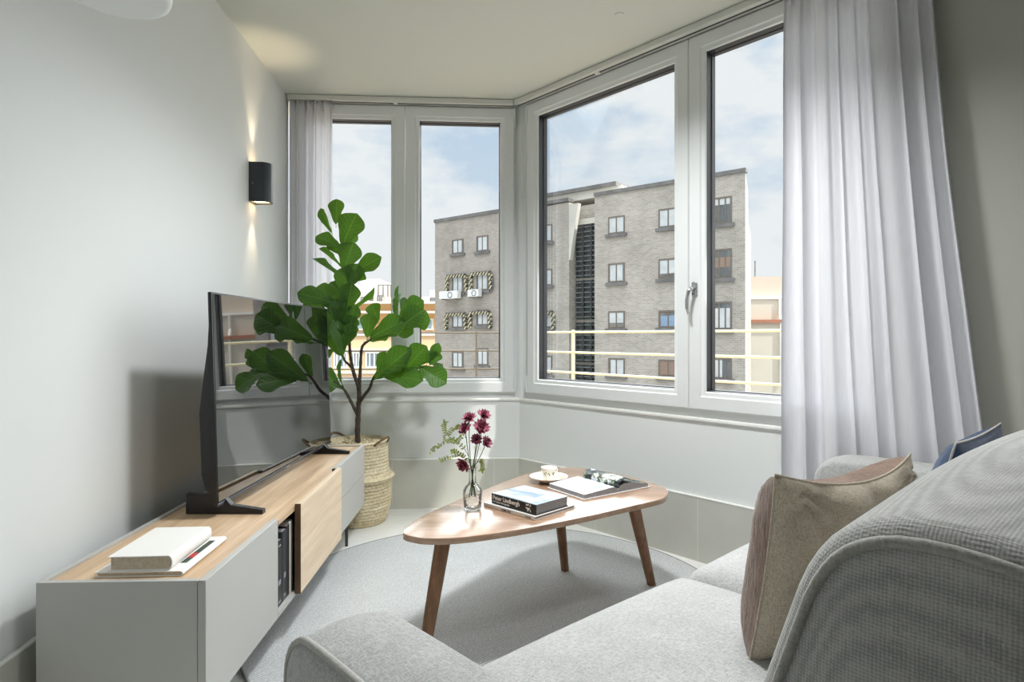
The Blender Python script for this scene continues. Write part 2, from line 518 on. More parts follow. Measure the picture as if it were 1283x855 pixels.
poly_fl = [BL+nb*0.2+Vector((-0.3, 0, 0)), BR+nb*0.2, BR+A*0.2, RE+A*0.2, RR+Vector((0.3, -0.3, 0)), RL+Vector((-0.3, -0.3, 0))]
b = NB(); prism(b, poly_fl, -0.2, 0.0); obj('floor', b, m_floor, kind='structure')
b = NB(); prism(b, poly_out, H, H+0.25); obj('ceiling', b, m_ceil, kind='structure')

def wall(name, P0, P1, z0, z1, mat, th=0.2, out=1):
    d = P1-P0; L = d.length; a = math.atan2(d.y, d.x)
    b = NB(); box(b, 0, L, 0 if out > 0 else -th, th if out > 0 else 0, z0, z1)
    o = obj(name, b, mat, kind='structure'); o.location = (P0.x, P0.y, 0); o.rotation_euler = (0, 0, a)
    return o
SILL = 0.672
wall('wall_left', RL, BL, 0, H, m_wall)
wall('wall_back', BL, BR, 0, SILL-0.016, m_wall)
wall('wall_right', BR, BR+RD*2.10, 0, SILL-0.016, m_wall)
wall('wall_right_far', BR+RD*2.10, RE, 0, H, m_wall2)
wall('wall_side', RE, RR, 0, H, m_wall3)
wall('wall_rear', RR, RL, 0, H, m_wall3)

def skirting(name, P0, P1):
    d = P1-P0; a = math.atan2(d.y, d.x)
    b = NB(); box(b, 0.0, d.length, -0.011, 0.0, 0.0, 0.297)
    o = obj(name, b, m_skirt, kind='structure'); o.location = (P0.x, P0.y, 0); o.rotation_euler = (0, 0, a)
    b = NB(); box(b, 0.0, d.length, -0.013, 0.0, 0.297, 0.305, 0.002)
    obj('cap_strip', b, m_trimw, o)
    return o
skirting('baseboard_left', RL, BL)
skirting('baseboard_back', BL, BR)
skirting('baseboard_right', BR, RE)

# window sills and the corner post
def sill(name, P0, ang, L):
    b = NB(); box(b, 0, L, -0.012, 0.22, SILL-0.016, SILL, 0.004)
    o = obj(name, b, m_trimw, kind='structure'); o.location = (P0.x, P0.y, 0); o.rotation_euler = (0, 0, ang)
sill('trim_1', BL, ab, LB)
sill('trim_2', BR, ar, 2.10)
b = NB()
pc = BR+(nb+A).normalized()*0.03
prism(b, [(pc.x+0.034*math.cos(2*PI*k/24), pc.y+0.034*math.sin(2*PI*k/24)) for k in range(24)], SILL, H)
prism(b, [(BR+nb*0.02-Vector((0.045, 0, 0))).xy, (BR+A*0.03+RD*0.055).xy, (BR+A*0.12+RD*0.08).xy, (BR+nb*0.12-Vector((0.06, 0, 0))).xy], SILL, H)
obj('trim_3', b, m_frame, kind='structure', auto=40)

b = NB(); q_ = BR+RD*2.22
box(b, 0, 0.18, 0.0, 0.66, -0.05, H); o = obj('sun_block_fin', b, m_wall2, kind='structure'); o.location = (q_.x+A.x*0.21, q_.y+A.y*0.21, 0); o.rotation_euler = (0, 0, ar)  # unseen fin added outside to block the sun except near the corner

FRP = [(0, 0.005), (0, 0.09), (0.045, 0.09), (0.045, 0.01), (0.040, 0.005)]
def window(name, P0, ang, X0, X1, Z0, Z1, sashes, handle_on=None, hinge=()):
    w = struct(name, (P0.x, P0.y, 0), ang)
    b = NB(); sweep_rect(b, X0, X1, Z0, Z1, FRP); obj('frame', b, m_frame, w, auto=30)
    for si, (a0, a1, z0, z1) in enumerate(sashes):
        b = NB(); f = 0.084
        prof = [(0, 0.004), (0, -0.018), (0.004, -0.022), (0.058, -0.022), (0.062, -0.018), (0.064, -0.016), (f-0.004, -0.012), (f, -0.006), (f, 0.066), (0.03, 0.066), (0.03, 0.004)]
        sweep_rect(b, a0, a1, z0, z1, prof); s = obj('sash', b, m_frame, w, auto=30)
        b = NB(); sweep_rect(b, a0+f-0.002, a1-f+0.002, z0+f-0.002, z1-f+0.002, [(0.0, -0.004), (0.0035, -0.003), (0.0045, 0.030), (0.0085, 0.033), (0.0085, 0.060), (0, 0.060)])
        obj('gasket_shade_lining', b, m_gask, s)  # gasket plus a dark lining that colours in the shade of the rebate
        b = NB(); box(b, a0+f, a1-f, 0.034, 0.044, z0+f, z1-f); obj('pane', b, m_pane, s)
        if handle_on == si:
            hx, hz = a0+0.034, 1.272
            b = NB(); box(b, hx-0.014, hx+0.014, -0.032, -0.022, hz-0.033, hz+0.033, 0.006, 3)
            hp = obj('handle', b, m_chrome, s, auto=40)
            b = NB(); tube(b, [(hx, -0.03, hz), (hx, -0.06, hz), (hx-0.006, -0.066, hz-0.01), (hx-0.014, -0.068, hz-0.05), (hx-0.016, -0.064, hz-0.09), (hx-0.012, -0.058, hz-0.118)], [0.009, 0.009, 0.010, 0.009, 0.008, 0.006], 10)
            obj('lever', b, m_chrome, hp, smooth=True)
    for (hx, hz0, hz1) in hinge:
        b = NB(); tube(b, [(hx, -0.024, hz0), (hx, -0.024, hz1)], 0.007, 10); obj('hinge', b, m_frame, w, auto=40)
    return w
WZ0, WZ1 = SILL, H-0.012
window('window_1', BL, ab, 0.005, 1.372, WZ0, WZ1, [(0.040, 0.699, 0.708, 2.452), (0.701, 1.362, 0.708, 2.452)],
       hinge=[(1.366, 2.34, 2.45), (1.366, 0.715, 0.81)])
window('window_2', BR, ar, 0.060, 2.09, WZ0, WZ1, [(0.090, 1.196, 0.712, 2.452), (1.199, 2.06, 0.712, 2.452)], handle_on=1,
       hinge=[(0.086, 2.34, 2.45), (0.086, 0.715, 0.81)])

# curtain tracks
def track(name, P0, ang, L, x0, label):
    t = thing(name, label, 'curtain rail', (P0.x, P0.y, H), ang)
    b = NB(); box(b, x0, L, -0.072, -0.012, -0.032, -0.003, 0.002); obj('channel', b, m_rail, t)
    b = NB(); box(b, x0, L, -0.047, -0.037, -0.0335, -0.031); obj('slot', b, m_gask, t)
    b = NB(); box(b, x0, L, -0.060, -0.020, -0.003, 0.0); obj('shadow_gap_strip', b, m_gask, t)  # dark strip put in as the shadow gap between track and ceiling
    b = NB(); box(b, x0+0.62, x0+0.645, -0.055, -0.030, -0.040, -0.031, 0.002); obj('glider', b, m_trimw, t)
track('curtain_rail', BL, ab, LB-0.045, 0.012, 'white curtain track on the ceiling above the back window')
track('curtain_rail', BR, ar, 2.3, 0.03, 'white curtain track on the ceiling above the larger right window')

# ------------------------------------------------------------------ curtains
def curtain(P0, ang, label, x0t, x1t, x0b, x1b, n, amp_t, amp_b, off, ztop, zbot, seed, nx=260, nz=90, belly=0.0, mat=None):
    mat = mat or m_sheer
    t = thing('curtain', label, 'curtain', (P0.x, P0.y, 0), ang)
    rr = random.Random(seed)
    ph = [rr.uniform(-0.5, 0.5) for _ in range(8)]
    b = NB(); g = []
    for j in range(nz+1):
        w = j/nz; z = ztop+(zbot-ztop)*w
        row = []
        for i in range(nx+1):
            u = i/nx
            uu = u+0.028*math.sin(2*PI*u*2.3+ph[0]*6)+0.017*math.sin(2*PI*u*5.1+ph[1]*6)+0.010*w*math.sin(2*PI*u*3.0+ph[2]*5)
            s1 = math.sin(2*PI*n*uu); s2 = math.sin(2*PI*n*2*uu+ph[3]*4)
            big = math.sin(2*PI*(n*0.5)*uu+ph[4]*4)
            hd = min(1, w/0.06)
            fold = (1-hd)*(0.55*s1+0.45*s2)+hd*(0.72*s1*(0.75+0.35*math.sin(u*9+ph[5]*6))+0.22*s2*(1-w)+0.38*big*w)
            am = amp_t+(amp_b-amp_t)*min(1, w*1.3)
            pin = 1.0 if w > 0.05 else 0.62+0.38*abs(w-0.028)/0.028
            x = (x0t+(x0b-x0t)*w**1.2)+((x1t+(x1b-x1t)*w**1.25)-(x0t+(x0b-x0t)*w**1.2))*u
            x += 0.4*am*math.cos(2*PI*n*uu)*hd*0.5
            y = -off-am*fold*pin-belly*w*math.sin(PI*u)
            x += 0.004*mnoise.noise(Vector((u*6, z*1.5, seed)))
            row.append(b.verts.new((x, y, z)))
        g.append(row)
    for j in range(nz):
        for i in range(nx):
            b.faces.new((g[j][i], g[j][i+1], g[j+1][i+1], g[j+1][i]))
    o = obj('panel', b, mat, t, smooth=True)
    md = o.modifiers.new('thickness', 'SOLIDIFY'); md.thickness = 0.0012
    # gathered heading tape along the top edge
    b = NB(); zt = g[0][0].co if False else None
    rows = []
    for k, (dz, dy) in enumerate(((0.0, 0.0), (-0.06, 0.0))):
        rr2 = []
        for i in range(nx+1):
            u = i/nx; x = x0t+(x1t-x0t)*u
            rr2.append(b.verts.new((x, -off+0.006+0.006*math.sin(2*PI*n*2*u), ztop+0.004+dz)))
        rows.append(rr2)
    for i in range(nx): b.faces.new((rows[0][i], rows[0][i+1], rows[1][i+1], rows[1][i]))
    o = obj('heading_tape', b, mat, t, smooth=True)
    md = o.modifiers.new('thickness', 'SOLIDIFY'); md.thickness = 0.002
    return t
curtain(BL, ab, 'narrow white pleated curtain in the corner beside the back window', 0.022, 0.272, 0.022, 0.262, 5, 0.018, 0.022, 0.055, H-0.036, 0.03, 3, mat=m_sheer2)
curtain(BR, ar, 'wide white sheer curtain at the right end of the right window', 1.665, 2.175, 1.655, 2.42, 8, 0.022, 0.034, 0.060, H-0.036, 0.03, 11, nx=360, belly=0.0)

# ------------------------------------------------------------------ wall lamp, hanging drum, fill lights, ceiling mark
wl = math.atan2(BL.y-RL.y, BL.x-RL.x)           # along left wall (away from camera)
sy = 3.075; sx_ = LX(sy)
t = thing('wall_lamp', 'dark grey half-round up-and-down wall lamp on the left wall', 'wall lamp', (sx_, sy, 1.719), wl)
# local x along the wall, y toward wall (+), so the lamp stands out to -y
b = NB(); dd = [(-0.045, 0.0), (-0.045, -0.055)]+[(0.045*math.cos(PI+PI*k/14), -0.055+0.045*math.sin(PI+PI*k/14)) for k in range(1, 14)]+[(0.045, -0.055), (0.045, 0.0)]
dd_in = [(p[0]*0.84, -0.007 + (p[1]+0.0)*0.86) for p in dd]
def Dshell(bm, o, i, z0, z1):
    n = len(o)
    A0 = [bm.verts.new((p[0], p[1], z0)) for p in o]; A1 = [bm.verts.new((p[0], p[1], z1)) for p in o]
    B0 = [bm.verts.new((p[0], p[1], z0)) for p in i]; B1 = [bm.verts.new((p[0], p[1], z1)) for p in i]
    for k in range(n):
        q = (k+1) % n
        bm.faces.new((A0[k], A0[q], A1[q], A1[k])); bm.faces.new((B0[q], B0[k], B1[k], B1[q]))
        bm.faces.new((A0[q], A0[k], B0[k], B0[q])); bm.faces.new((A1[k], A1[q], B1[q], B1[k]))
Dshell(b, dd, dd_in, 0, 0.195); obj('housing', b, m_anth, t, auto=40)
for z0 in (0.010, 0.178):
    b = NB(); prism(b, dd_in, z0, z0+0.006); obj('diffuser', b, m_warm, t)
b = NB(); tube(b, [(-0.045, -0.02, 0.09), (-0.050, -0.02, 0.09)], 0.003, 8); obj('screw', b, m_chrome, t)
def spot(name, loc, rot, e, size, blend, col):
    d = bpy.data.lights.new(name, 'SPOT'); d.energy = e; d.spot_size = size; d.spot_blend = blend; d.color = col; d.shadow_soft_size = 0.012
    o = bpy.data.objects.new(name, d); C.objects.link(o); o.location = loc; o.rotation_euler = rot; return o
lp = Vector((sx_, sy, 0))+Vector((math.sin(wl), -math.cos(wl), 0))*0.05
spot('lamp_beam_up', (lp.x, lp.y, 1.925), (PI, 0, 0), 5, math.radians(58), 0.9, (1, 0.78, 0.52))
spot('lamp_beam_down', (lp.x, lp.y, 1.708), (0, 0, 0), 5, math.radians(58), 0.9, (1, 0.78, 0.52))

t = thing('hanging_drum', 'pale drum shape cut off by the top left of the frame', 'lamp', (-0.80, 1.24, 1.735))
b = NB(); lathe(b, [(0.0, 0.004), (0.085, 0.0), (0.098, 0.006), (0.101, 0.016), (0.101, 0.16), (0.098, 0.165), (0.0, 0.168)], 48)  # drum shape added for a faint pale disc; gives no light
obj('drum_body', b, m_wall, t, smooth=True)
b = NB(); tube(b, [(0, 0, 0.167), (0, 0, H-1.735-0.02)], 0.003, 8); obj('cord', b, m_white, t)
b = NB(); lathe(b, [(0.045, H-1.735-0.025), (0.05, H-1.735)], 24); obj('ceiling_rose', b, m_white, t)
for lx, ly, pw_, lab in ((0.22, 2.13, 43, 'added round fill light with a deep black baffle above the coffee table'), (0.65, 1.10, 10, 'added round fill light with a deep black baffle above the sofa')):
    LC = Vector((lx, ly, H))  # unseen lamps added to brighten the room
    t = thing('fill_downlight', lab, 'fill light', LC)
    b = NB(); lathe(b, [(0.19, 0.0), (0.19, -0.115), (0.186, -0.12), (0.180, -0.12), (0.176, -0.115)], 48, caps=False); obj('housing', b, m_white, t, auto=40)
    b = NB(); lathe(b, [(0.176, -0.116), (0.176, -0.006), (0.0, -0.006)], 48, caps=False); obj('baffle', b, m_black, t, auto=40)
    d = bpy.data.lights.new('fill_light', 'AREA'); d.shape = 'DISK'; d.size = 0.33; d.energy = pw_; d.color = (0.965, 0.985, 1.0)
    o = bpy.data.objects.new('fill_light', d); C.objects.link(o); o.location = (LC.x, LC.y, H-0.010)
p = at(776, 18, (H-CAMZ)*FPX/(HY-18))
b = NB(); lathe(b, [(0.018, -0.003), (0.02, 0.0)], 20)  # small disc standing for a faint smudge on the ceiling
o = obj('ceiling_mark', b, m_ceil, None); o.location = (p.x, p.y, H); tag(o, 'tiny round smudge on the ceiling near the window', 'ceiling mark')

# ------------------------------------------------------------------ media cabinet
ca = PI/2+math.atan(0.0343)
t = thing('media_cabinet', 'long low greige and oak TV cabinet along the left wall', 'cabinet', (-0.728, 1.46, 0), ca)
L, D, Zb, Zt = 1.836, 0.393, 0.153, 0.470
x1, x2, x3 = 0.498, 1.2375, 1.836          # near door | niche + oak door | drawers
b = NB()
for xa, xb in ((0, 0.016), (x1-0.016, x1), (x2, x2+0.016), (L-0.016, L)):
    top = Zt if xa in (0,) or xb == L else Zt-0.010
    box(b, xa, xb, 0.020, D, Zb, top, 0.0008, 1)
box(b, 0.016, L-0.016, 0.020, D-0.014, Zb, Zb+0.016)
box(b, 0.016, L-0.016, D-0.014, D, Zb, Zt, 0.0008, 1)
obj('body', b, m_grey, t)
b = NB(); box(b, 0.016, L-0.016, 0.018, D-0.014, Zt-0.022, Zt-0.007); obj('wooden_top', b, m_oak, t)
b = NB(); box(b, 0.001, x1-0.001, 0.0, 0.019, Zb, Zt, 0.001, 1); obj('flap_door', b, m_grey, t)
b = NB(); box(b, 0.66, x2+0.002, -0.022, -0.002, Zb+0.010, Zt+0.003, 0.0008, 1)
od = obj('sliding_door', b, m_oakd, t)
b = NB(); box(b, 0.6585, 0.6602, -0.022, -0.002, Zb+0.010, Zt+0.003); obj('door_edge', b, m_oakedge, od)
b = NB(); box(b, x1+0.001, x2, -0.001, 0.018, Zt-0.021, Zt-0.007); obj('niche_lip', b, m_oak, t)
b = NB(); box(b, x1+0.001, x2, 0.0, 0.02, Zb, Zb+0.016); obj('niche_shelf', b, m_grey, t)
b = NB(); box(b, x1+0.002, x2-0.002, D-0.020, D-0.0145, Zb+0.017, Zt-0.023); obj('niche_back', b, m_cabd, t)
zm = (Zb+Zt)/2
b = NB(); box(b, x2+0.004, L-0.001, 0.0, 0.019, zm+0.002, Zt, 0.001, 1); obj('drawer', b, m_grey, t)
b = NB(); box(b, x2+0.004, L-0.001, 0.0, 0.019, Zb, zm-0.001, 0.001, 1); obj('drawer', b, m_grey, t)
b = NB(); box(b, x2-0.020, x2-0.002, 0.004, 0.014, Zt-0.007, Zt+0.004); obj('track_cap', b, m_dkmet, t)
for xa in (0.22, L-0.215):
    for ya in (0.045, D-0.05):
        b = NB(); tube(b, [(xa, ya, 0.0), (xa, ya, Zb)], 0.0075, 12); obj('leg', b, m_dkmet, t, auto=40)
CAB = Matrix.Translation((-0.728, 1.46, 0)) @ Matrix.Rotation(ca, 4, 'Z')

# books in the cabinet niche: local x positions along the cabinet
def niche_book(name, x0, w, h, d, mat, label, marks=()):
    p = CAB @ Vector((x0, 0.012, Zb+0.016))
    t = thing(name, label, 'book', p, ca, 'books standing in the cabinet niche')
    b = NB(); box(b, 0, w, 0, d, 0, h, 0.0015, 2); obj('cover', b, mat, t)
    b = NB(); box(b, 0.0025, w-0.0025, 0.004, d-0.004, h-0.002, h+0.0008); obj('pages', b, m_greyp, t)
    for (z0, z1) in marks:
        b = NB(); box(b, w*0.3, w*0.72, -0.0006, 0.0004, z0, z1); obj('spine_mark', b, m_greyp, t)
niche_book('book', 0.518, 0.056, 0.212, 0.20, m_bkblk, 'thick black book at the near end of the cabinet niche', ((0.012, 0.018), (0.07, 0.085), (0.195, 0.2)))
niche_book('book', 0.577, 0.040, 0.232, 0.21, m_anth, 'charcoal book second from the near end of the cabinet niche', ((0.015, 0.021), (0.075, 0.092)))
niche_book('book', 0.619, 0.026, 0.238, 0.21, m_bkbrn, 'dark brown book in the cabinet niche beside the thin white one')
niche_book('book', 0.647, 0.014, 0.244, 0.215, m_white, 'thin white book in the cabinet niche beside the dark brown one')
niche_book('book', 0.663, 0.014, 0.246, 0.22, M_plain('pale_green_cover', (176, 190, 178), 0.5), 'thin pale green book in the cabinet niche beside the oak sliding door')

# books lying on the cabinet
def book_flat(loc, ang, L, W, T, mcover, mpage, label, spine_round=True, name='book'):
    """spine along local x at y=0; pages toward +y"""
    t = thing(name, label, 'book', loc, ang)
    ct = 0.0025
    b = NB()
    box(b, 0, L, 0.006, W, 0, ct, 0.0008, 1); box(b, 0, L, 0.006, W, T-ct, T, 0.0008, 1)
    n = 10; pr = []
    for k in range(n+1):
        a = -PI/2+PI*k/n
        pr.append((0.007-0.010*math.cos(a), T/2+T/2*math.sin(a)))
    for k in range(n, -1, -1):
        a = -PI/2+PI*k/n
        pr.append((0.0075-0.007*math.cos(a), T/2+(T/2-ct*0.9)*math.sin(a)))
    Mx = Matrix(((0, 0, 1, 0), (1, 0, 0, 0), (0, 1, 0, 0), (0, 0, 0, 1)))
    prism(b, pr, 0.0, L, M=Mx)
    obj('cover', b, mcover, t, auto=35)
    b = NB(); box(b, 0.004, L-0.004, 0.004, W-0.006, ct, T-ct, 0.0006, 1); obj('pages', b, mpage, t)
    return t
q = onz(228, 722.5, 0.463); q2 = onz(283.6, 677.5, 0.463)
tb = book_flat((q.x, q.y, 0.4633), math.atan2(q2.y-q.y, q2.x-q.x), 0.262, 0.208, 0.013, m_white, m_paper, 'thin white picture book lying under the thick book on the cabinet')
m_pic = NT('cover_picture'); v = m_pic.coord((1, 1, 1)); nz_ = m_pic.noise(v, 30, 3)
m_pic.base(m_pic.ramp(nz_, [(0.3, lin((30, 42, 34))), (0.55, lin((56, 74, 60))), (0.66, lin((96, 110, 98)))])); m_pic = m_pic.m
m_red = M_plain('red_print', (190, 40, 44), 0.5)
b = NB(); box(b, 0.055, 0.225, 0.014, 0.030, 0.0128, 0.0134); o = obj('cover_picture', b, m_pic, tb)
b = NB(); box(b, 0.092, 0.126, 0.0145, 0.029, 0.0133, 0.0137); obj('red_print', b, m_red, o)
q = onz(216, 715, 0.476); q2 = onz(266.5, 676, 0.476)
book_flat((q.x-0.003, q.y, 0.4766), math.atan2(0.225, -0.016), 0.232, 0.150, 0.036, m_white, m_paper, 'thick white hardcover book lying on top on the TV cabinet')

# ------------------------------------------------------------------ television
tl = Vector((-0.949, 1.98, 0.463)); ta = math.atan2(1.0, 0.0086)
t = thing('television', 'large black flat screen television standing on the oak cabinet', 'television', tl, ta)
TW, TH, tz = 1.205, 0.692, 0.040
tilt = Matrix.Translation((0, 0, tz)) @ Matrix.Rotation(math.radians(-1.7), 4, 'X')
b = NB(); box(b, 0, TW, 0.0, 0.012, 0, TH, 0.002, 2, M=tilt); pn = obj('panel', b, m_black, t, auto=40)
s = NT('screen_glass'); s.base((0.004, 0.004, 0.005, 1)); s.rough(0.02); s.b.inputs['IOR'].default_value = 2.6

b = NB(); box(b, 0.007, TW-0.007, -0.0012, 0.001, 0.012, TH-0.006, M=tilt); obj('screen', b, s.m, pn)
b = NB(); box(b, 0.0, TW, -0.0025, 0.004, -0.004, 0.007, 0.001, 1, M=tilt); obj('lower_bezel', b, M_plain('bezel_grey', (70, 78, 88), 0.25, 0.6), pn)
b = NB(); box(b, TW/2-0.018, TW/2+0.018, -0.0034, -0.0024, -0.001, 0.003, M=tilt); obj('badge', b, m_chrome, pn)
# swollen rear housing
pr = [(0.012, 0.03), (0.040, 0.05), (0.052, 0.10), (0.054, 0.30), (0.044, 0.37), (0.020, 0.52), (0.012, 0.62)]
b = NB(); Mx = tilt @ Matrix(((0, 0, 1, 0), (1, 0, 0, 0), (0, 1, 0, 0), (0, 0, 0, 1)))
prism(b, pr, 0.004, TW-0.004, 0.004, 2, M=Mx); obj('rear_housing', b, m_black, t, auto=30)
for xf in (0.062, TW-0.105):
    b = NB()
    pr = [(-0.125, 0.0), (-0.125, 0.014), (-0.02, 0.030), (0.012, 0.066), (0.012, 0.066), (0.130, 0.066), (0.130, 0.0)]
    pr = [pr[0], pr[1], pr[2], pr[3], pr[5], pr[6]]
    Mx2 = Matrix(((0, 0, 1, 0), (1, 0, 0, 0), (0, 1, 0, 0), (0, 0, 0, 1)))
    prism(b, pr, xf-0.013, xf+0.013, 0.002, 1, M=Mx2); obj('foot', b, m_black, t, auto=30)

# ------------------------------------------------------------------ rug
t = thing('rug', 'large round grey woven rug on the tiled floor', 'rug', (-0.06, 2.44, 0))
RR_ = 0.94
b = NB(); lathe(b, [(RR_, 0.001), (RR_+0.004, 0.005), (RR_-0.001, 0.009), (RR_-0.006, 0.010), (0.0, 0.010)], 128); obj('pile', b, m_rug, t, auto=40)
b = NB(); tube(b, [(RR_*math.cos(2*PI*k/128), RR_*math.sin(2*PI*k/128), 0.0065) for k in range(128)], 0.0055, 6, closed=True); obj('bound_edge', b, M_plain('rug_binding', (140, 142, 142), 0.9, var=0.1, nscale=40), t, smooth=True)

# ------------------------------------------------------------------ coffee table
TT = 0.42
pxs = [(505, 666), (529, 647), (575.4, 626), (619, 609), (652, 596.5), (681, 589.6), (716, 585.8), (748, 589.5), (773, 594), (800, 600), (821, 606.5), (833, 611.5), (837, 617), (831, 624.4), (813, 629.5), (794.7, 633.5), (752, 643.5), (707, 653), (660, 662), (619, 668.4), (588, 672.5), (562, 674.6), (540, 675), (520, 673)]
P = [onz(a, c, TT) for a, c in pxs]
tx, ty = 0.10, 2.30
out = spline([(p.x-tx, p.y-ty) for p in P], 5)
t = thing('coffee_table', 'three-legged wooden coffee table with a rounded triangular top', 'coffee table', (tx, ty, 0))
b = NB(); prism(b, [o.xy for o in out], TT-0.021, TT, 0.0025, 2)
tp = obj('table_top', b, m_table, t, auto=40)
def tleg(tp_, bt, r0, r1):
    b = NB(); n = 8
    pts = [Vector(tp_).lerp(Vector(bt), k/n) for k in range(n+1)]
    rings = []
    for k, p_ in enumerate(pts):
        r = r0+(r1-r0)*k/n
        rings.append([b.verts.new((p_.x+r*math.cos(2*PI*j/20), p_.y+r*math.sin(2*PI*j/20), p_.z)) for j in range(20)])
    for Aa, Bb in zip(rings, rings[1:]):
        for j in range(20): b.faces.new((Aa[j], Aa[(j+1) % 20], Bb[(j+1) % 20], Bb[j]))
    b.faces.new(rings[0]); b.faces.new(rings[-1])
    obj('leg', b, m_leg, t, auto=40)
zl = TT-0.0205
tleg((-0.222-tx, 1.995-ty, zl), (-0.283-tx, 1.925-ty, 0.0105), 0.026, 0.0185)
tleg((0.196-tx, 2.68-ty, zl), (0.236-tx, 2.735-ty, 0.0105), 0.026, 0.0175)
tleg((0.478-tx, 2.44-ty, zl), (0.585-tx, 2.575-ty, 0.0105), 0.027, 0.0185)

# ------------------------------------------------------------------ things on the table
def text_bm(txt, size, mat, parent, M, name='lettering', offset=0.0, depth=0.0003):
    cu = bpy.data.curves.new('txt', 'FONT'); cu.body = txt; cu.size = size; cu.offset = offset; cu.extrude = depth; cu.resolution_u = 3
    tmp = bpy.data.objects.new('txt', cu); C.objects.link(tmp)
    dg = bpy.context.evaluated_depsgraph_get(); me = bpy.data.meshes.new_from_object(tmp.evaluated_get(dg))
    bpy.data.objects.remove(tmp); bpy.data.curves.remove(cu)
    me.transform(M); me.materials.clear(); me.materials.append(mat)
    o = bpy.data.objects.new(name, me); C.objects.link(o); o.parent = parent
    return o
m_txtw = M_plain('white_print', (240, 240, 238), 0.5, var=0.0)
m_txtd = M_plain('dark_print', (60, 60, 64), 0.6, var=0.0)
# spine plane: local xz at y = 0, facing -y
SP = Matrix(((1, 0, 0, 0), (0, 0, -1, 0), (0, 1, 0, 0), (0, 0, 0, 1)))
def hardback(loc, ang, L, W, T, mcov, mtop, mpage, label, name='book'):
    t = thing(name, label, 'book', loc, ang)
    ct = 0.0028
    b = NB(); box(b, 0, L, 0.0, ct, 0, T, 0.0006, 1); box(b, 0, L, 0.0, W, 0, ct, 0.0006, 1); cv = obj('cover', b, mcov, t)
    b = NB(); box(b, 0, L, 0.0, W, T-ct, T, 0.0006, 1); fc = obj('front_cover', b, mtop, t)
    b = NB(); box(b, 0.003, L-0.003, ct, W-0.004, ct, T-ct); obj('pages', b, mpage, t)
    return t, cv, fc
q = onz(606, 634.4, TT); q2 = onz(670, 653, TT)
am = math.atan2(q2.y-q.y, q2.x-q.x)
t, cv, fc = hardback((q.x, q.y, TT+0.0006), am, 0.258, 0.222, 0.0125, m_white, m_white, m_greyp, 'thin white magazine lying under the black spined book on the coffee table', 'magazine')
text_bm('NOME LUCE', 0.0085, m_txtd, cv, Matrix.Translation((0.095, -0.0004, 0.0030)) @ SP, offset=0.0002)
text_bm('TASCHEN', 0.006, m_txtd, cv, Matrix.Translation((0.215, -0.0004, 0.0038)) @ SP, offset=0.0001)
q = onz(616, 630.6, TT+0.0135); q2 = onz(671, 646.4, TT+0.0135)
al = math.atan2(q2.y-q.y, q2.x-q.x)
s = NT('photo_cover'); v = s.coord((4, 14, 4), (0, 0, 0.5)); n1 = s.noise(v, 1.6, 4, 0.6)
s.base(s.ramp(n1, [(0.32, lin((128, 148, 164))), (0.5, lin((164, 180, 192))), (0.62, lin((204, 214, 222)))])); s.rough(0.2); m_photo = s.m
t, cv, fc = hardback((q.x, q.y, TT+0.0137), al, 0.226, 0.172, 0.037, m_bkblk, m_photo, m_greyp, 'thick black spined photography book stacked on the magazine on the coffee table')
text_bm('Peter Lindbergh', 0.0215, m_txtw, cv, Matrix.Translation((0.007, -0.0005, 0.0165)) @ SP, offset=0.0006)
text_bm('On Fashion Photography', 0.0088, m_txtw, cv, Matrix.Translation((0.007, -0.0005, 0.0065)) @ SP, offset=0.0001)
# small white emblem at the right end of the spine
b = NB()
for pl in ([(0.178, 0.026), (0.190, 0.027), (0.193, 0.031), (0.189, 0.034), (0.184, 0.030), (0.178, 0.032)],
           [(0.176, 0.020), (0.198, 0.020), (0.193, 0.012), (0.186, 0.006), (0.184, 0.014), (0.178, 0.016)],
           [(0.196, 0.024), (0.201, 0.026), (0.201, 0.034), (0.197, 0.031)],
           [(0.197, 0.006), (0.201, 0.006), (0.201, 0.016), (0.198, 0.014)]):
    prism(b, pl, -0.0002, 0.0004, M=Matrix.Translation((0, -0.0003, 0)) @ SP)
obj('emblem', b, m_txtw, cv)
b = NB()
for dx in (0.150, 0.166, 0.182):
    pts = [(dx+0.016*math.sin(k*0.30), 0.010+k*0.0145, 0.0372) for k in range(11)]
    for a0, a1 in zip(pts, pts[1:]):
        vs = [b.verts.new((a0[0]-0.0028, a0[1], 0.0373)), b.verts.new((a0[0]+0.0028, a0[1], 0.0373)), b.verts.new((a1[0]+0.0028, a1[1], 0.0373)), b.verts.new((a1[0]-0.0028, a1[1], 0.0373))]
        b.faces.new(vs)
obj('cover_picture', b, m_txtw, fc)

# vase
vc = onz(592, 639, TT); vz = TT+0.0003
t = thing('vase', 'small clear glass bottle vase holding the cut flowers', 'vase', (vc.x, vc.y, vz))
s = NT('clear_glass'); s.n.remove(s.b)
g = s.node('ShaderNodeBsdfGlass'); g.inputs['IOR'].default_value = 1.45; g.inputs['Roughness'].default_value = 0.0; g.inputs['Color'].default_value = (0.97, 0.985, 0.98, 1)
s.link(g.outputs[0], s.out.inputs['Surface'])
def glassmix(name, ior, tint, k=1.0):
    return M_glass(name, tint, k, ior)
m_vase = glassmix('vase_glass', 1.3, (0.985, 0.992, 0.99, 1), 0.8)
b = NB()
prof = [(0.0, 0.002), (0.026, 0.0), (0.031, 0.003), (0.0335, 0.03), (0.0355, 0.058), (0.034, 0.074), (0.026, 0.086), (0.017, 0.094), (0.0133, 0.104), (0.0128, 0.145), (0.0150, 0.153), (0.0160, 0.156),
        (0.0135, 0.156), (0.0108, 0.146), (0.0112, 0.104), (0.015, 0.094), (0.024, 0.084), (0.0318, 0.073), (0.0332, 0.058), (0.0312, 0.03), (0.028, 0.008), (0.0, 0.008)]
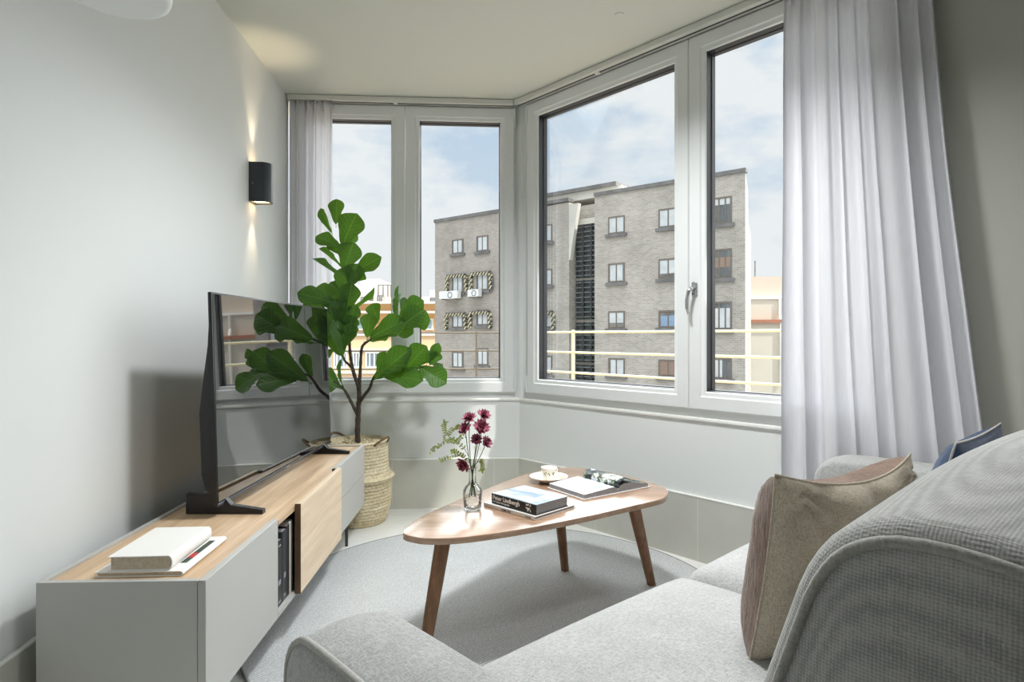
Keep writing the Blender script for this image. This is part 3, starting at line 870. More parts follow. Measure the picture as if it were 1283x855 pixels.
lathe(b, prof, 40); obj('bottle', b, m_vase, t, smooth=True)
b = NB(); lathe(b, [(0.0, 0.009), (0.0275, 0.009), (0.0305, 0.03), (0.0325, 0.05), (0.0, 0.0505)], 40)
obj('water', b, M_glass('water', (0.975, 0.985, 0.98, 1), 0.5, 1.33), t, smooth=True)

# flowers: each stem is a thing of its own
VY = vc.y
def vpt(px, py, dy=0.0): return at(px, py, VY+dy)
def bloom(bm, n, r, droop, rr):
    for layer, (nn, rl, el) in enumerate(((n, r, 0.25+droop), (n, r*0.82, 0.7), (n-3, r*0.55, 1.1))):
        for k in range(nn):
            a = 2*PI*(k+0.5*layer)/nn+rr.uniform(-.1, .1); e = el+rr.uniform(-.2, .2)
            d = Vector((math.cos(a)*math.cos(e), math.sin(a)*math.cos(e), math.sin(e)))
            sd = Vector((-math.sin(a), math.cos(a), 0)); up = sd.cross(d)
            w = r*0.20
            row = []
            for tt, ww, cc in ((0.08, .35, 0), (0.4, 1.0, .05), (0.75, .9, .03), (1.0, .08, -.05)):
                c_ = d*(rl*tt)+up*(cc*r)
                row.append((bm.verts.new(c_-sd*w*ww), bm.verts.new(c_+up*(-0.04*r)), bm.verts.new(c_+sd*w*ww)))
            for A_, B_ in zip(row, row[1:]):
                bm.faces.new((A_[0], A_[1], B_[1], B_[0])); bm.faces.new((A_[1], A_[2], B_[2], B_[1]))
def flower(px, py, dy, r, label, tiltv=(0, -0.5, 0.8), mid=None, seed=0, base=(0, 0)):
    rr = random.Random(seed)
    h = vpt(px, py, dy); o = Vector((vc.x, vc.y, vz))
    neck = o+Vector((base[0]*0.6, base[1]*0.6, 0.15)); foot = o+Vector((-base[0]*1.4, -base[1]*1.4, 0.045))
    t = thing('flower', label, 'flower', foot, 0, 'burgundy flowers in the vase')
    m_ = vpt(mid[0], mid[1], dy*0.6) if mid else neck.lerp(h, 0.5)+Vector((rr.uniform(-.004, .004), 0, 0))
    pts = spline([foot-foot, (neck-foot)*0.5, neck-foot, m_-foot, h-foot], 6, closed=False)
    b = NB(); tube(b, pts, 0.0014, 6); obj('stem', b, m_stem, t, smooth=True)
    q = Vector(tiltv).normalized().to_track_quat('Z', 'Y').to_matrix().to_4x4()
    b = NB(); bloom(b, 13, r*1.15, 0, rr); bmesh.ops.transform(b, matrix=Matrix.Translation(h-foot) @ q, verts=b.verts[:])
    bl = obj('bloom', b, m_petal, t, smooth=True)
    b = NB(); lathe(b, [(0.0, -0.004), (r*0.22, 0.0), (r*0.26, r*0.2), (r*0.15, r*0.42), (0, r*0.48)], 10); bmesh.ops.transform(b, matrix=Matrix.Translation(h-foot) @ q, verts=b.verts[:])
    obj('flower_centre', b, M_plain('flower_heart', (110, 40, 58), 0.8, var=0.3, nscale=200), bl, smooth=True)
    for k in range(4):
        b = NB(); a = rr.uniform(0, 2*PI); c_ = neck.lerp(h, rr.uniform(.45, .8))-foot
        d = Vector((math.cos(a), math.sin(a)*.6, rr.uniform(.1, .7)))*0.013; s_ = Vector((-math.sin(a), math.cos(a), 0))*0.0035
        v4 = [b.verts.new(c_), b.verts.new(c_+d*.5+s_), b.verts.new(c_+d), b.verts.new(c_+d*.5-s_)]; b.faces.new(v4)
        obj('leaf', b, m_sprig, t)
flower(588, 525, 0.010, 0.027, 'burgundy flower at the top left of the small bouquet', (-0.2, -0.45, .9), seed=1, base=(-.008, .0))
flower(606, 521, 0.015, 0.026, 'burgundy flower at the very top right of the small bouquet', (0.3, -0.5, .8), seed=2, base=(.008, .004))
flower(583, 538, -0.012, 0.026, 'burgundy flower on the left in the second tier of the bouquet', (-0.5, -0.55, .6), seed=3, base=(-.009, -.004))
flower(603, 536, -0.018, 0.030, 'largest burgundy flower at the middle of the bouquet', (0.25, -0.75, .55), seed=4, base=(.004, -.008))
flower(597, 551, -0.014, 0.021, 'smaller burgundy flower low between the stems of the bouquet', (0.1, -0.8, .4), seed=5, base=(.002, -.009))
flower(609, 555, 0.004, 0.024, 'burgundy flower on the right edge below the bouquet top', (0.7, -0.55, .4), seed=6, base=(.009, .002))
flower(581, 582, -0.020, 0.028, 'burgundy flower drooping lowest by the rim of the vase', (-0.55, -0.6, -.35), mid=(586, 574), seed=7, base=(-.006, -.007))
def sprig(pts_px, label, seed, side=()):
    rr = random.Random(seed); o = Vector((vc.x, vc.y, vz)); foot = o+Vector((0.004, 0.006, 0.05)); neck = o+Vector((-0.003, 0.003, 0.15))
    t = thing('leafy_sprig', label, 'sprig', foot, 0, 'green sprigs in the vase')
    main = [Vector((0, 0, 0)), neck-foot]+[vpt(a, c, d)-foot for a, c, d in pts_px]
    b = NB(); mp = spline(main, 8, closed=False); tube(b, mp, 0.0009, 5)
    leaf_lines = [mp[16:]]
    for br in side:
        ln = spline([vpt(a, c, d)-foot for a, c, d in br], 8, closed=False); tube(b, ln, 0.0007, 5); leaf_lines.append(ln)
    obj('stem', b, m_stem, t, smooth=True)
    b = NB()
    for ln in leaf_lines:
        tot = 0; last = None
        for i, p_ in enumerate(ln[1:], 1):
            if i % 2: continue
            tan = (p_-ln[i-1]).normalized()
            for sgn in (-1, 1):
                if rr.random() < 0.15: continue
                sd = tan.cross(Vector((0, 1, 0.2))).normalized()*sgn
                d = (sd*0.9+tan*0.5+Vector((0, rr.uniform(-.6, .3), 0))).normalized()*rr.uniform(.009, .014)
                wv = d.cross(Vector((0, 1, 0.3))).normalized()*0.0032
                nn = d.cross(wv).normalized()*0.0006
                vs = [b.verts.new(p_), b.verts.new(p_+d*.35+wv*.9+nn), b.verts.new(p_+d*.7+wv+nn), b.verts.new(p_+d), b.verts.new(p_+d*.7-wv+nn), b.verts.new(p_+d*.35-wv*.9+nn)]
                b.faces.new(vs)
    obj('foliage', b, m_sprig, t)
sprig([(584, 566, 0), (572, 553, .01), (560, 545, .01), (556, 535, .01), (558, 529, .01)], 'green sprig arching up and out on the left of the bouquet', 21,
      side=[[(568, 550, .01), (553, 556, .0), (546, 561, -.005), (539, 566, -.01)], [(572, 553, .01), (578, 547, .01), (579, 540, .0), (574, 534, 0)], [(561, 546, .01), (567, 538, 0), (574, 535, -.01)], [(574, 555, .005), (565, 552, .02), (556, 549, .03)]])
sprig([(586, 578, -.01), (577, 570, -.02), (565, 572, -.025), (553, 577, -.03)], 'short green sprig spreading low on the left of the vase rim', 22, side=[[(582, 573, -.01), (572, 566, -.01), (566, 566, -.01)]])
sprig([(598, 580, 0), (603, 577, .01), (605, 584, .01), (603, 590, .005)], 'tiny green sprig hanging on the right of the vase rim', 23)

# cup and saucer
cc = onz(687.5, 601.5, TT+0.008)
t = thing('saucer', 'cream patterned saucer on the coffee table', 'saucer', (cc.x, cc.y, TT+0.0004))
b = NB(); lathe(b, [(0.0, 0.002), (0.040, 0.0), (0.045, 0.003), (0.074, 0.018), (0.084, 0.0235), (0.0835, 0.0255), (0.072, 0.021), (0.044, 0.007), (0.0, 0.006)], 48); obj('plate', b, m_porc, t, smooth=True)
m_yel = M_plain('yellow_glaze', (206, 166, 60), 0.3); m_dgl = M_plain('blue_green_glaze', (60, 84, 88), 0.3)
def blot(bm, ang, r, sz, zz):
    c_ = Vector((r*math.cos(ang), r*math.sin(ang), zz)); k = 8
    vs = [bm.verts.new(c_+Vector((sz*math.cos(2*PI*i/k)*(1+.3*math.sin(3*i)), sz*math.sin(2*PI*i/k), (sz*math.cos(2*PI*i/k)*math.cos(ang)+sz*math.sin(2*PI*i/k)*math.sin(ang))*0.5))) for i in range(k)]
    bm.faces.new(vs)
for args in ((0.15, 0.060, 0.008, 0.0168), (-0.25, 0.062, 0.005, 0.0178)):
    b = NB(); blot(b, *args); obj('yellow_motif', b, m_yel, t)
for args in ((0.65, 0.062, 0.004, 0.0178), (-0.75, 0.06, 0.004, 0.0168), (2.7, 0.064, 0.004, 0.0188), (3.3, 0.062, 0.003, 0.0178)):
    b = NB(); blot(b, *args); obj('blue_motif', b, m_dgl, t)
t = thing('teacup', 'small cream teacup with a painted pattern standing on the saucer', 'cup', (cc.x, cc.y, TT+0.0075))
b = NB(); lathe(b, [(0.0, 0.002), (0.020, 0.0), (0.021, 0.004), (0.0265, 0.010), (0.0305, 0.025), (0.0325, 0.048), (0.0345, 0.056), (0.0332, 0.0565), (0.0305, 0.048), (0.0285, 0.025), (0.024, 0.012), (0.0, 0.009)], 40); cu_ = obj('bowl', b, m_porc, t, smooth=True)
b = NB(); tube(b, spline([(0.022, 0.022, 0.044), (0.034, 0.034, 0.046), (0.040, 0.040, 0.034), (0.032, 0.032, 0.020), (0.021, 0.021, 0.016)], 6, closed=False), 0.0028, 8); obj('handle', b, m_porc, t, smooth=True)
for a in (-2.25, -1.05, -1.65):
    for da, z_ in ((0, 0.034), (0.12, 0.028)):
        b = NB(); c0 = 0.0323
        vs = [b.verts.new((c0*math.cos(a+da+w), c0*math.sin(a+da+w), z_+h)) for w, h in ((-.09, 0), (0, -.004), (.09, 0), (0, .004))]; b.faces.new(vs)
        obj('blue_motif', b, m_dgl, t)
for a in (-0.85, -2.0):
    b = NB(); vs = [b.verts.new((0.0325*math.cos(a+w), 0.0325*math.sin(a+w), 0.036+h)) for w, h in ((-.14, 0), (0, -.005), (.14, 0), (0, .005))]; b.faces.new(vs)
    obj('yellow_motif', b, m_yel, t)

# open book
g0 = onz(728.5, 604.5, TT); g1 = onz(775.5, 618.5, TT)
ao = math.atan2(g1.y-g0.y, g1.x-g0.x); LO = (g1-g0).length
t = thing('open_book', 'open picture book lying face up at the far end of the coffee table', 'book', (g0.x, g0.y, TT+0.0005), ao)
# local x along the gutter (far -> near), +y = toward the cup side?  cup lies at -y after rotation check
def page_block(sg, prof_top, wid, mat_top, zc, name):
    """prof_top: list of (y, z) from the gutter to the fore edge"""
    b = NB(); n = len(prof_top)
    ra = [b.verts.new((0.004, sg*y, z)) for y, z in prof_top]; rb_ = [b.verts.new((LO-0.004, sg*y, z)) for y, z in prof_top]
    for i in range(n-1): b.faces.new((ra[i], ra[i+1], rb_[i+1], rb_[i]))
    pg = obj(name, b, mat_top, t, smooth=True)
    b = NB()
    lo = [(prof_top[0][0], zc)]+[(y, zc) for y, z in prof_top[1:]]
    ta_ = [b.verts.new((0.004, sg*y, z-0.0004)) for y, z in prof_top]; tb_ = [b.verts.new((LO-0.004, sg*y, z-0.0004)) for y, z in prof_top]
    la = [b.verts.new((0.004, sg*(y+0.002), z)) for y, z in lo]; lb = [b.verts.new((LO-0.004, sg*(y+0.002), z)) for y, z in lo]
    for i in range(n-1):
        b.faces.new((ta_[i], la[i], la[i+1], ta_[i+1])); b.faces.new((tb_[i], tb_[i+1], lb[i+1], lb[i])); b.faces.new((la[i], lb[i], lb[i+1], la[i+1]))
        b.faces.new((ta_[i], ta_[i+1], tb_[i+1], tb_[i]))
    b.faces.new((ta_[-1], la[-1], lb[-1], tb_[-1]))
    obj('pages', b, m_greyp, t)
    return pg
ct = 0.0028
sgL = -1 if (Matrix.Rotation(ao, 3, 'Z') @ Vector((0, -1, 0))).x < 0 else 1
profL = [(0.0, 0.012), (0.006, 0.021), (0.02, 0.027), (0.045, 0.0275), (0.09, 0.0245), (0.14, 0.0215), (0.178, 0.019)]
profR = [(0.0, 0.012), (0.004, 0.022), (0.014, 0.030), (0.035, 0.034), (0.07, 0.032), (0.11, 0.027), (0.15, 0.021), (0.17, 0.017)]
b = NB()
box(b, 0, LO, sgL*0.006 if sgL > 0 else -0.186, 0.186 if sgL > 0 else -0.006, 0.0, ct, 0.0006, 1)
box(b, 0, LO, -0.180 if sgL > 0 else 0.006, -0.006 if sgL > 0 else 0.180, 0.0, ct, 0.0006, 1)
box(b, 0, LO, -0.0065, 0.0065, 0.0, ct)
obj('cover', b, m_white, t)
pgL = page_block(sgL, profL, .18, m_pagew, ct, 'left_page')
s = NT('landscape_photo'); v = s.coord((1, 1, 1)); n1 = s.noise(v, 26, 5, 0.7)
s.base(s.ramp(n1, [(0.40, lin((26, 32, 40))), (0.49, lin((70, 84, 88))), (0.53, lin((150, 158, 110))), (0.56, lin((226, 230, 236)))])); s.rough(0.3)
pgR = page_block(-sgL, profR, .17, s.m, ct, 'picture_page')
# curled loose page standing over the right half
b = NB()
arc = [(0.002, 0.022), (0.006, 0.040), (0.022, 0.053), (0.046, 0.055), (0.072, 0.046), (0.095, 0.037)]
for dz, in ((0.0,),):
    ra = [b.verts.new((0.006, -sgL*y, z)) for y, z in arc]; rb_ = [b.verts.new((LO-0.004, -sgL*y, z)) for y, z in arc]
    for i in range(len(arc)-1): b.faces.new((ra[i], ra[i+1], rb_[i+1], rb_[i]))
o = obj('curled_page', b, s.m, t, smooth=True); md = o.modifiers.new('thickness', 'SOLIDIFY'); md.thickness = 0.003
m_ink = M_plain('grey_ink', (150, 164, 184), 0.7, var=0.1, nscale=90)
b = NB()
def zl_(y):
    for (a, za), (c_, zc_) in zip(profL, profL[1:]):
        if a <= y <= c_: return za+(zc_-za)*(y-a)/(c_-a)
    return profL[-1][1]
for k in range(16):
    y0 = 0.026+k*0.0056
    x0_ = LO*0.70; x1_ = LO*0.70+R.uniform(0.042, 0.056)
    vs = [b.verts.new((x, sgL*y, zl_(y)+0.0006)) for x, y in ((x0_, y0), (x1_, y0), (x1_, y0+0.0024), (x0_, y0+0.0024))]; b.faces.new(vs)
obj('printed_text', b, m_ink, pgL)

# ------------------------------------------------------------------ sofa (local x along, y to the front)
p0 = Vector((-0.122, 1.085, 0)); sa = math.atan2(0.667, 0.745)
SOF = Matrix.Translation(p0) @ Matrix.Rotation(sa, 4, 'Z')
t = thing('sofa', 'light grey woven two-seat sofa with piped edges in the foreground', 'sofa', p0, sa)
b = NB(); softbox(b, -0.265, 1.815, -0.86, -0.01, 0.09, 0.275, 0.02, (20, 10, 4)); obj('base', b, m_sofa, t, smooth=True)
def arm(x0, x1):
    ol = [(-0.86, 0.10), (0.0, 0.10), (0.035, 0.13), (0.045, 0.30), (0.045, 0.50), (0.035, 0.565), (0.0, 0.602), (-0.06, 0.615), (-0.3, 0.62), (-0.6, 0.625), (-0.84, 0.628), (-0.87, 0.60), (-0.87, 0.14)]
    ol = [o.xy for o in spline([(p[0], p[1]) for p in ol], 3)]
    b = NB(); slab(b, ol, x0, x1, 0.020, 0.008); a = obj('arm', b, m_sofa, t, smooth=True)
    cen = sum((Vector(p) for p in ol), Vector((0, 0)))/len(ol)
    for xx in ((x0+0.006,) if x0 < 0 else (x1-0.006,)):
        pts = []
        for p in ol:
            d = (Vector(p)-cen).normalized()*-0.004
            pts.append((xx, p[0]+d.x, p[1]+d.y))
        b = NB(); tube(b, pts, 0.0058, 8, closed=True); obj('piping', b, m_sofap, a, smooth=True)
arm(-0.268, -0.115); arm(1.662, 1.805)
def seatfn(p): return p
for (xa, xb) in ((-0.110, 0.766), (0.782, 1.660)):
    b = NB(); softbox(b, xa, xb, -0.66, 0.018, 0.278, 0.436, 0.045, (30, 24, 8), (0.006, 0.012, 0.034)); s_ = obj('seat_cushion', b, m_sofa, t, smooth=True)
def backpad(x0, x1, dz=0.0):
    ol = [(-0.455, 0.44), (-0.500, 0.48), (-0.560, 0.60), (-0.605, 0.70), (-0.632, 0.78), (-0.655, 0.845), (-0.685, 0.885), (-0.730, 0.905), (-0.790, 0.905), (-0.845, 0.890), (-0.880, 0.855), (-0.880, 0.70), (-0.86, 0.52), (-0.82, 0.44), (-0.64, 0.43)]
    ol = [o.xy for o in spline(ol, 3)]
    b = NB(); slab(b, ol, x0, x1, 0.026, 0.012, seg=7); a = obj('back_cushion', b, m_sofab, t, smooth=True)
    cen = sum((Vector(p) for p in ol), Vector((0, 0)))/len(ol)
    for xx in (x0+0.002, x1-0.002):
        pts = []
        for i, p in enumerate(ol):
            tg = Vector(ol[(i+1) % len(ol)])-Vector(ol[i-1]); tg.normalize(); m = Vector((tg.y, -tg.x))
            if m.dot(Vector(p)-cen) < 0: m = -m
            pts.append((xx, p[0]-m.x*0.017, p[1]-m.y*0.017))
        b = NB(); tube(b, pts, 0.0052, 8, closed=True); obj('piping', b, m_sofap, a, smooth=True)
backpad(-0.085, 0.775); backpad(0.785, 1.655)
b = NB(); softbox(b, -0.262, 1.812, -0.985, -0.885, 0.10, 0.78, 0.04, (24, 6, 12)); obj('back_frame', b, m_sofa, t, smooth=True)
for xa in (-0.21, 1.76):
    for ya in (-0.92, -0.06):
        b = NB(); lathe(b, [(0.014, 0.0105 if ya > -0.5 else 0.0005), (0.02, 0.095)], 16, (xa, ya, 0)); obj('leg', b, m_dkmet, t, auto=40)

def pillow(name, label, cat, loc_local, yaw, tilt, w, h, T, mats, sag=0.0, seam=None, seed=0, ear=0.05, T2=None, roll=0.0, wr=0.006, pw=2.4, dip=0.0):
    """cushion standing on its lower edge; face 0 looks to -y, face 1 to +y"""
    p = SOF @ Vector(loc_local)
    t = thing(name, label, cat, p, 0.0)
    t.rotation_mode = 'XYZ'
    M_ = Matrix.Rotation(sa+yaw, 4, 'Z') @ Matrix.Rotation(tilt, 4, 'X') @ Matrix.Rotation(roll, 4, 'Y')
    N = 36
    T2 = T if T2 is None else T2
    def P_(u, v, f):
        x = w/2*u*(1-ear*(1-v*v)); z = h/2*v*(1-(ear+(dip if v > 0 else 0))*(1-u*u))
        e = max(0.0, (1-abs(u)**pw))*max(0.0, (1-abs(v)**pw))
        th = (T if f < 0 else T2)/2*e**0.5
        y = f*th
        if v > 0: y -= sag*(1-u*u)*v**3
        wn = wr*(mnoise.noise(Vector((u*2.2+seed, v*2.2, f*3)))+0.6*mnoise.noise(Vector((u*5+seed, v*4, f*5))))
        # tension wrinkles radiating from the corners
        r1 = math.hypot(u-1, v-1); a1 = math.atan2(v-1, u-1); r2 = math.hypot(u+1, v-1); a2 = math.atan2(v-1, u+1)
        wn += wr*1.6*(math.sin(a1*14)*math.exp(-r1*1.6)*min(1, r1*3)+math.sin(a2*16)*math.exp(-r2*1.6)*min(1, r2*3))
        y += f*wn*min(1, e*4)*(1.0 if f < 0 else 0.25)
        z += h/2
        q_ = M_ @ Vector((x, y, z-h/2))
        return q_+Vector((0, 0, 0))
    # rest the lowest point on the seat
    objs = []
    low = min(P_(-1+2*i/12, -1+2*j/12, f).z for i in range(13) for j in range(13) for f in (-1, 1))
    off = Vector((0, 0, -low))
    cov = None
    for f, mt, nm in ((-1, mats[0], 'front_fabric' if False else 'linen_face'), (1, mats[1], 'reverse_face')):
        b = NB(); g = [[b.verts.new(P_(-1+2*i/N, -1+2*j/N, f)+off) for i in range(N+1)] for j in range(N+1)]
        for j in range(N):
            for i in range(N): b.faces.new((g[j][i], g[j][i+1], g[j+1][i+1], g[j+1][i]))
        o = obj(nm if seam is None else seam[0 if f < 0 else 1], b, mt, t, smooth=True); objs.append(o)
    pts = []
    for k in range(4*N):
        s_, r_ = divmod(k, N); q_ = -1+2*r_/N
        u, v = ((q_, -1), (1, q_), (-q_, 1), (-1, -q_))[s_]
        pts.append(P_(u, v, -1)+off)
    b = NB(); tube(b, pts, 0.0022, 6, closed=True); obj('seam', b, mats[2], t, smooth=True)
    return t
pillow('cushion', 'beige linen and brown fur cushion propped nearest on the sofa', 'cushion', (0.612, -0.425, 0.462), math.radians(-14), math.radians(9), 0.40, 0.355, 0.10, (m_linen, m_fur, m_linen), sag=0.03, seam=('linen_face', 'fur_face'), seed=3, T2=0.18, pw=4.5, wr=0.015, dip=0.10)
pillow('cushion', 'dark blue cushion with pale piping leaning on the sofa back at its far end', 'cushion', (1.10, -0.505, 0.462), math.radians(0), math.radians(16), 0.43, 0.385, 0.11, (m_blue, m_blue, m_trim), seam=('front_face', 'reverse_face'), seed=8)

# ------------------------------------------------------------------ basket and fig plant
BX, BY = -0.878, 3.50
t = thing('basket', 'woven seagrass belly basket with folded rim on the floor', 'basket', (BX, BY, 0))
prof = []
key = [(0.0, 0.150), (0.03, 0.166), (0.08, 0.180), (0.14, 0.186), (0.20, 0.186), (0.235, 0.190), (0.250, 0.204), (0.262, 0.204), (0.275, 0.182), (0.31, 0.172), (0.37, 0.169), (0.43, 0.167), (0.458, 0.164), (0.466, 0.158)]
def rz(z):
    for (a, ra), (c_, rc) in zip(key, key[1:]):
        if a <= z <= c_: return ra+(rc-ra)*(z-a)/(c_-a)
    return key[-1][1]
N = 132; prof = [(rz(0.466*k/N), 0.466*k/N) for k in range(N+1)]
nrow = 26; nst = 46
def weave(a, z):
    row = z/0.466*nrow; k = int(row)
    f = abs(math.sin(PI*row))**0.7
    s_ = abs(math.sin(nst*0.5*a+(PI/2 if k % 2 else 0)+0.35*math.sin(k*2.1)))**0.6
    return -0.004+0.0075*f*(0.45+0.55*s_)+0.0015*mnoise.noise(Vector((a*6, z*60, 1)))
b = NB(); lathe(b, prof, 276, fn=weave)
obj('woven_wall', b, m_bask, t, smooth=True)
b = NB(); lathe(b, [(0.157, 0.466), (0.150, 0.462), (0.148, 0.30), (0.13, 0.03), (0.0, 0.012), (0.0, 0.004), (0.149, 0.003)], 64, caps=False); obj('lining', b, m_bask, t, smooth=True)
for a0 in (-0.35, 2.6):
    pts = []
    for k in range(13):
        u = k/12; a = a0+(u-0.5)*0.85
        rr_ = 0.163+0.030*math.sin(PI*u); zz = 0.447+0.040*math.sin(PI*u)
        pts.append((rr_*math.cos(a), rr_*math.sin(a), zz))
    b = NB()
    for ph in (0, 2.1, 4.2):
        tube(b, [Vector(p)+Vector((0, 0.004*math.cos(i*1.3+ph), 0.004*math.sin(i*1.3+ph))) for i, p in enumerate(pts)], 0.0042, 6)
    obj('handle', b, m_handle, t, smooth=True)

TRX, TRY = -0.875, 3.50
pt = thing('fiddle_leaf_fig', 'tall green fiddle-leaf fig standing in the seagrass basket', 'plant', (TRX, TRY, 0.42))
def pp(px, py, dy=0.0): return at(px, py, TRY+dy)-Vector((TRX, TRY, 0.42))
b = NB(); lathe(b, [(0.0, -0.38), (0.11, -0.38), (0.142, 0.0), (0.146, 0.012), (0.138, 0.016), (0.0, 0.018)], 40); obj('nursery_pot', b, m_bkbrn, pt, auto=40)
b = NB()
for k in range(420):
    a = R.uniform(0, 2*PI); r = 0.139*math.sqrt(R.random()); s_ = R.uniform(.005, .010)
    tbm = NB(); bmesh.ops.create_icosphere(tbm, subdivisions=1, radius=s_)
    merge(b, tbm, Matrix.Translation((r*math.cos(a), r*math.sin(a), 0.022+R.uniform(0, .008))) @ Matrix.Diagonal((1, 1, .6, 1)))
obj('bark_chips', b, m_bask, pt, kind='stuff')
def stem(name, pts, r0, r1):
    q = spline([pp(*p) for p in pts], 6, closed=False); n = len(q)
    b = NB(); tube(b, q, [(r0+(r1-r0)*i/(n-1))*(1+0.10*math.sin(i*2.3)) for i in range(n)], 10)
    return obj(name, b, m_trunk, pt, smooth=True)
q0 = Vector((0, 0, 0))
stem('trunk', [(448.5, 562), (448, 540), (449, 513), (450, 497), (449, 484), (444.5, 472), (441, 458), (438.5, 440), (437, 415), (436, 395), (433, 350), (430, 310), (424, 275)], 0.0165, 0.0035)
stem('branch', [(450, 490), (450.5, 478), (451.5, 464), (453, 438), (458, 430), (468, 424, -.02), (484, 415, -.03), (500, 405, -.04)], 0.0115, 0.004)
stem('branch', [(449.5, 506), (456, 496, -.02), (463, 487, -.04), (467, 476, -.06), (473, 468, -.07), (490, 463, -.08), (515, 463, -.09), (530, 460, -.1)], 0.0105, 0.0035)
stem('branch', [(448, 520), (440, 504, -.03), (433, 491, -.06), (427, 484, -.09), (418, 478, -.12)], 0.0105, 0.004)
stem('branch', [(442, 462), (437, 457, -.02), (432, 452, -.04), (429, 444, -.06), (424, 425, -.08), (412, 395, -.1), (395, 372, -.10)], 0.0085, 0.0035)

def leaf_mesh(kind):
    rr = random.Random(40+kind)
    me_b = NB(); NL, NW = 18, 8
    g = []
    curl = (0.16, 0.30, 0.05, 0.42)[kind]; cup = (0.10, 0.16, 0.22, 0.12)[kind]
    for i in range(-2, NL+1):
        v = i/NL if i >= 0 else i*0.045
        # fiddle outline: narrow at the base, a waist, broad rounded end
        wdt = 0.05+0.30*max(0.0, math.sin(PI*min(1, max(0.0, v))))**0.8*(0.42+0.58*max(0.0, v)**0.8)+0.16*math.exp(-((v-0.78)/0.22)**2)
        if v > 0.86: wdt *= math.sqrt(max(0.0, 1-((v-0.86)/0.14)**2))
        if v < 0.10: wdt *= (0.12+0.88*max(0.0, v)/0.10)
        if i < 0: wdt = 0.020
        row = []
        for j in range(-NW, NW+1):
            u = j/NW; x = wdt*u
            z = cup*abs(u)**1.3*wdt*1.6-curl*v*abs(v)+0.022*math.sin(v*15+kind+math.copysign(1.2, u))*abs(u)**2
            z += 0.012*math.cos((v-0.5*abs(u))*26)*abs(u)
            row.append(me_b.verts.new((x, v, z)))
        g.append(row)
    for i in range(NL+2):
        for j in range(2*NW):
            me_b.faces.new((g[i][j], g[i][j+1], g[i+1][j+1], g[i+1][j]))
    bmesh.ops.remove_doubles(me_b, verts=me_b.verts[:], dist=0.0002)
    for f in me_b.faces: f.smooth = True
    me = bpy.data.meshes.new('leaf'); me_b.to_mesh(me); me_b.free(); me.materials.append(m_leaf)
    return me
LM = [leaf_mesh(k) for k in range(4)]
lcount = [0]
def leaf(bx, by, tx_, ty_, width, dy=0.0, face=(0, -1, 0.25), dty=0.0, kind=None):
    """leaf from a stalk point to a tip, both read off the photo, turned so its face looks along `face`"""
    B_ = pp(bx, by, dy); T_ = pp(tx_, ty_, dy+dty)
    yv = T_-B_; ln = yv.length; yv.normalize()
    n = Vector(face); n = n-yv*n.dot(yv)
    if n.length < 1e-3: n = Vector((1, 0, 0))
    n.normalize(); xv = yv.cross(n)
    k = kind if kind is not None else lcount[0] % 4
    o = bpy.data.objects.new('leaf', LM[k]); C.objects.link(o); o.parent = pt
    wid = width/FPX*TRY/0.80
    Mt = Matrix((xv*wid, yv*ln, n*ln*0.8)).transposed().to_4x4(); Mt.translation = B_
    o.matrix_local = Mt; lcount[0] += 1
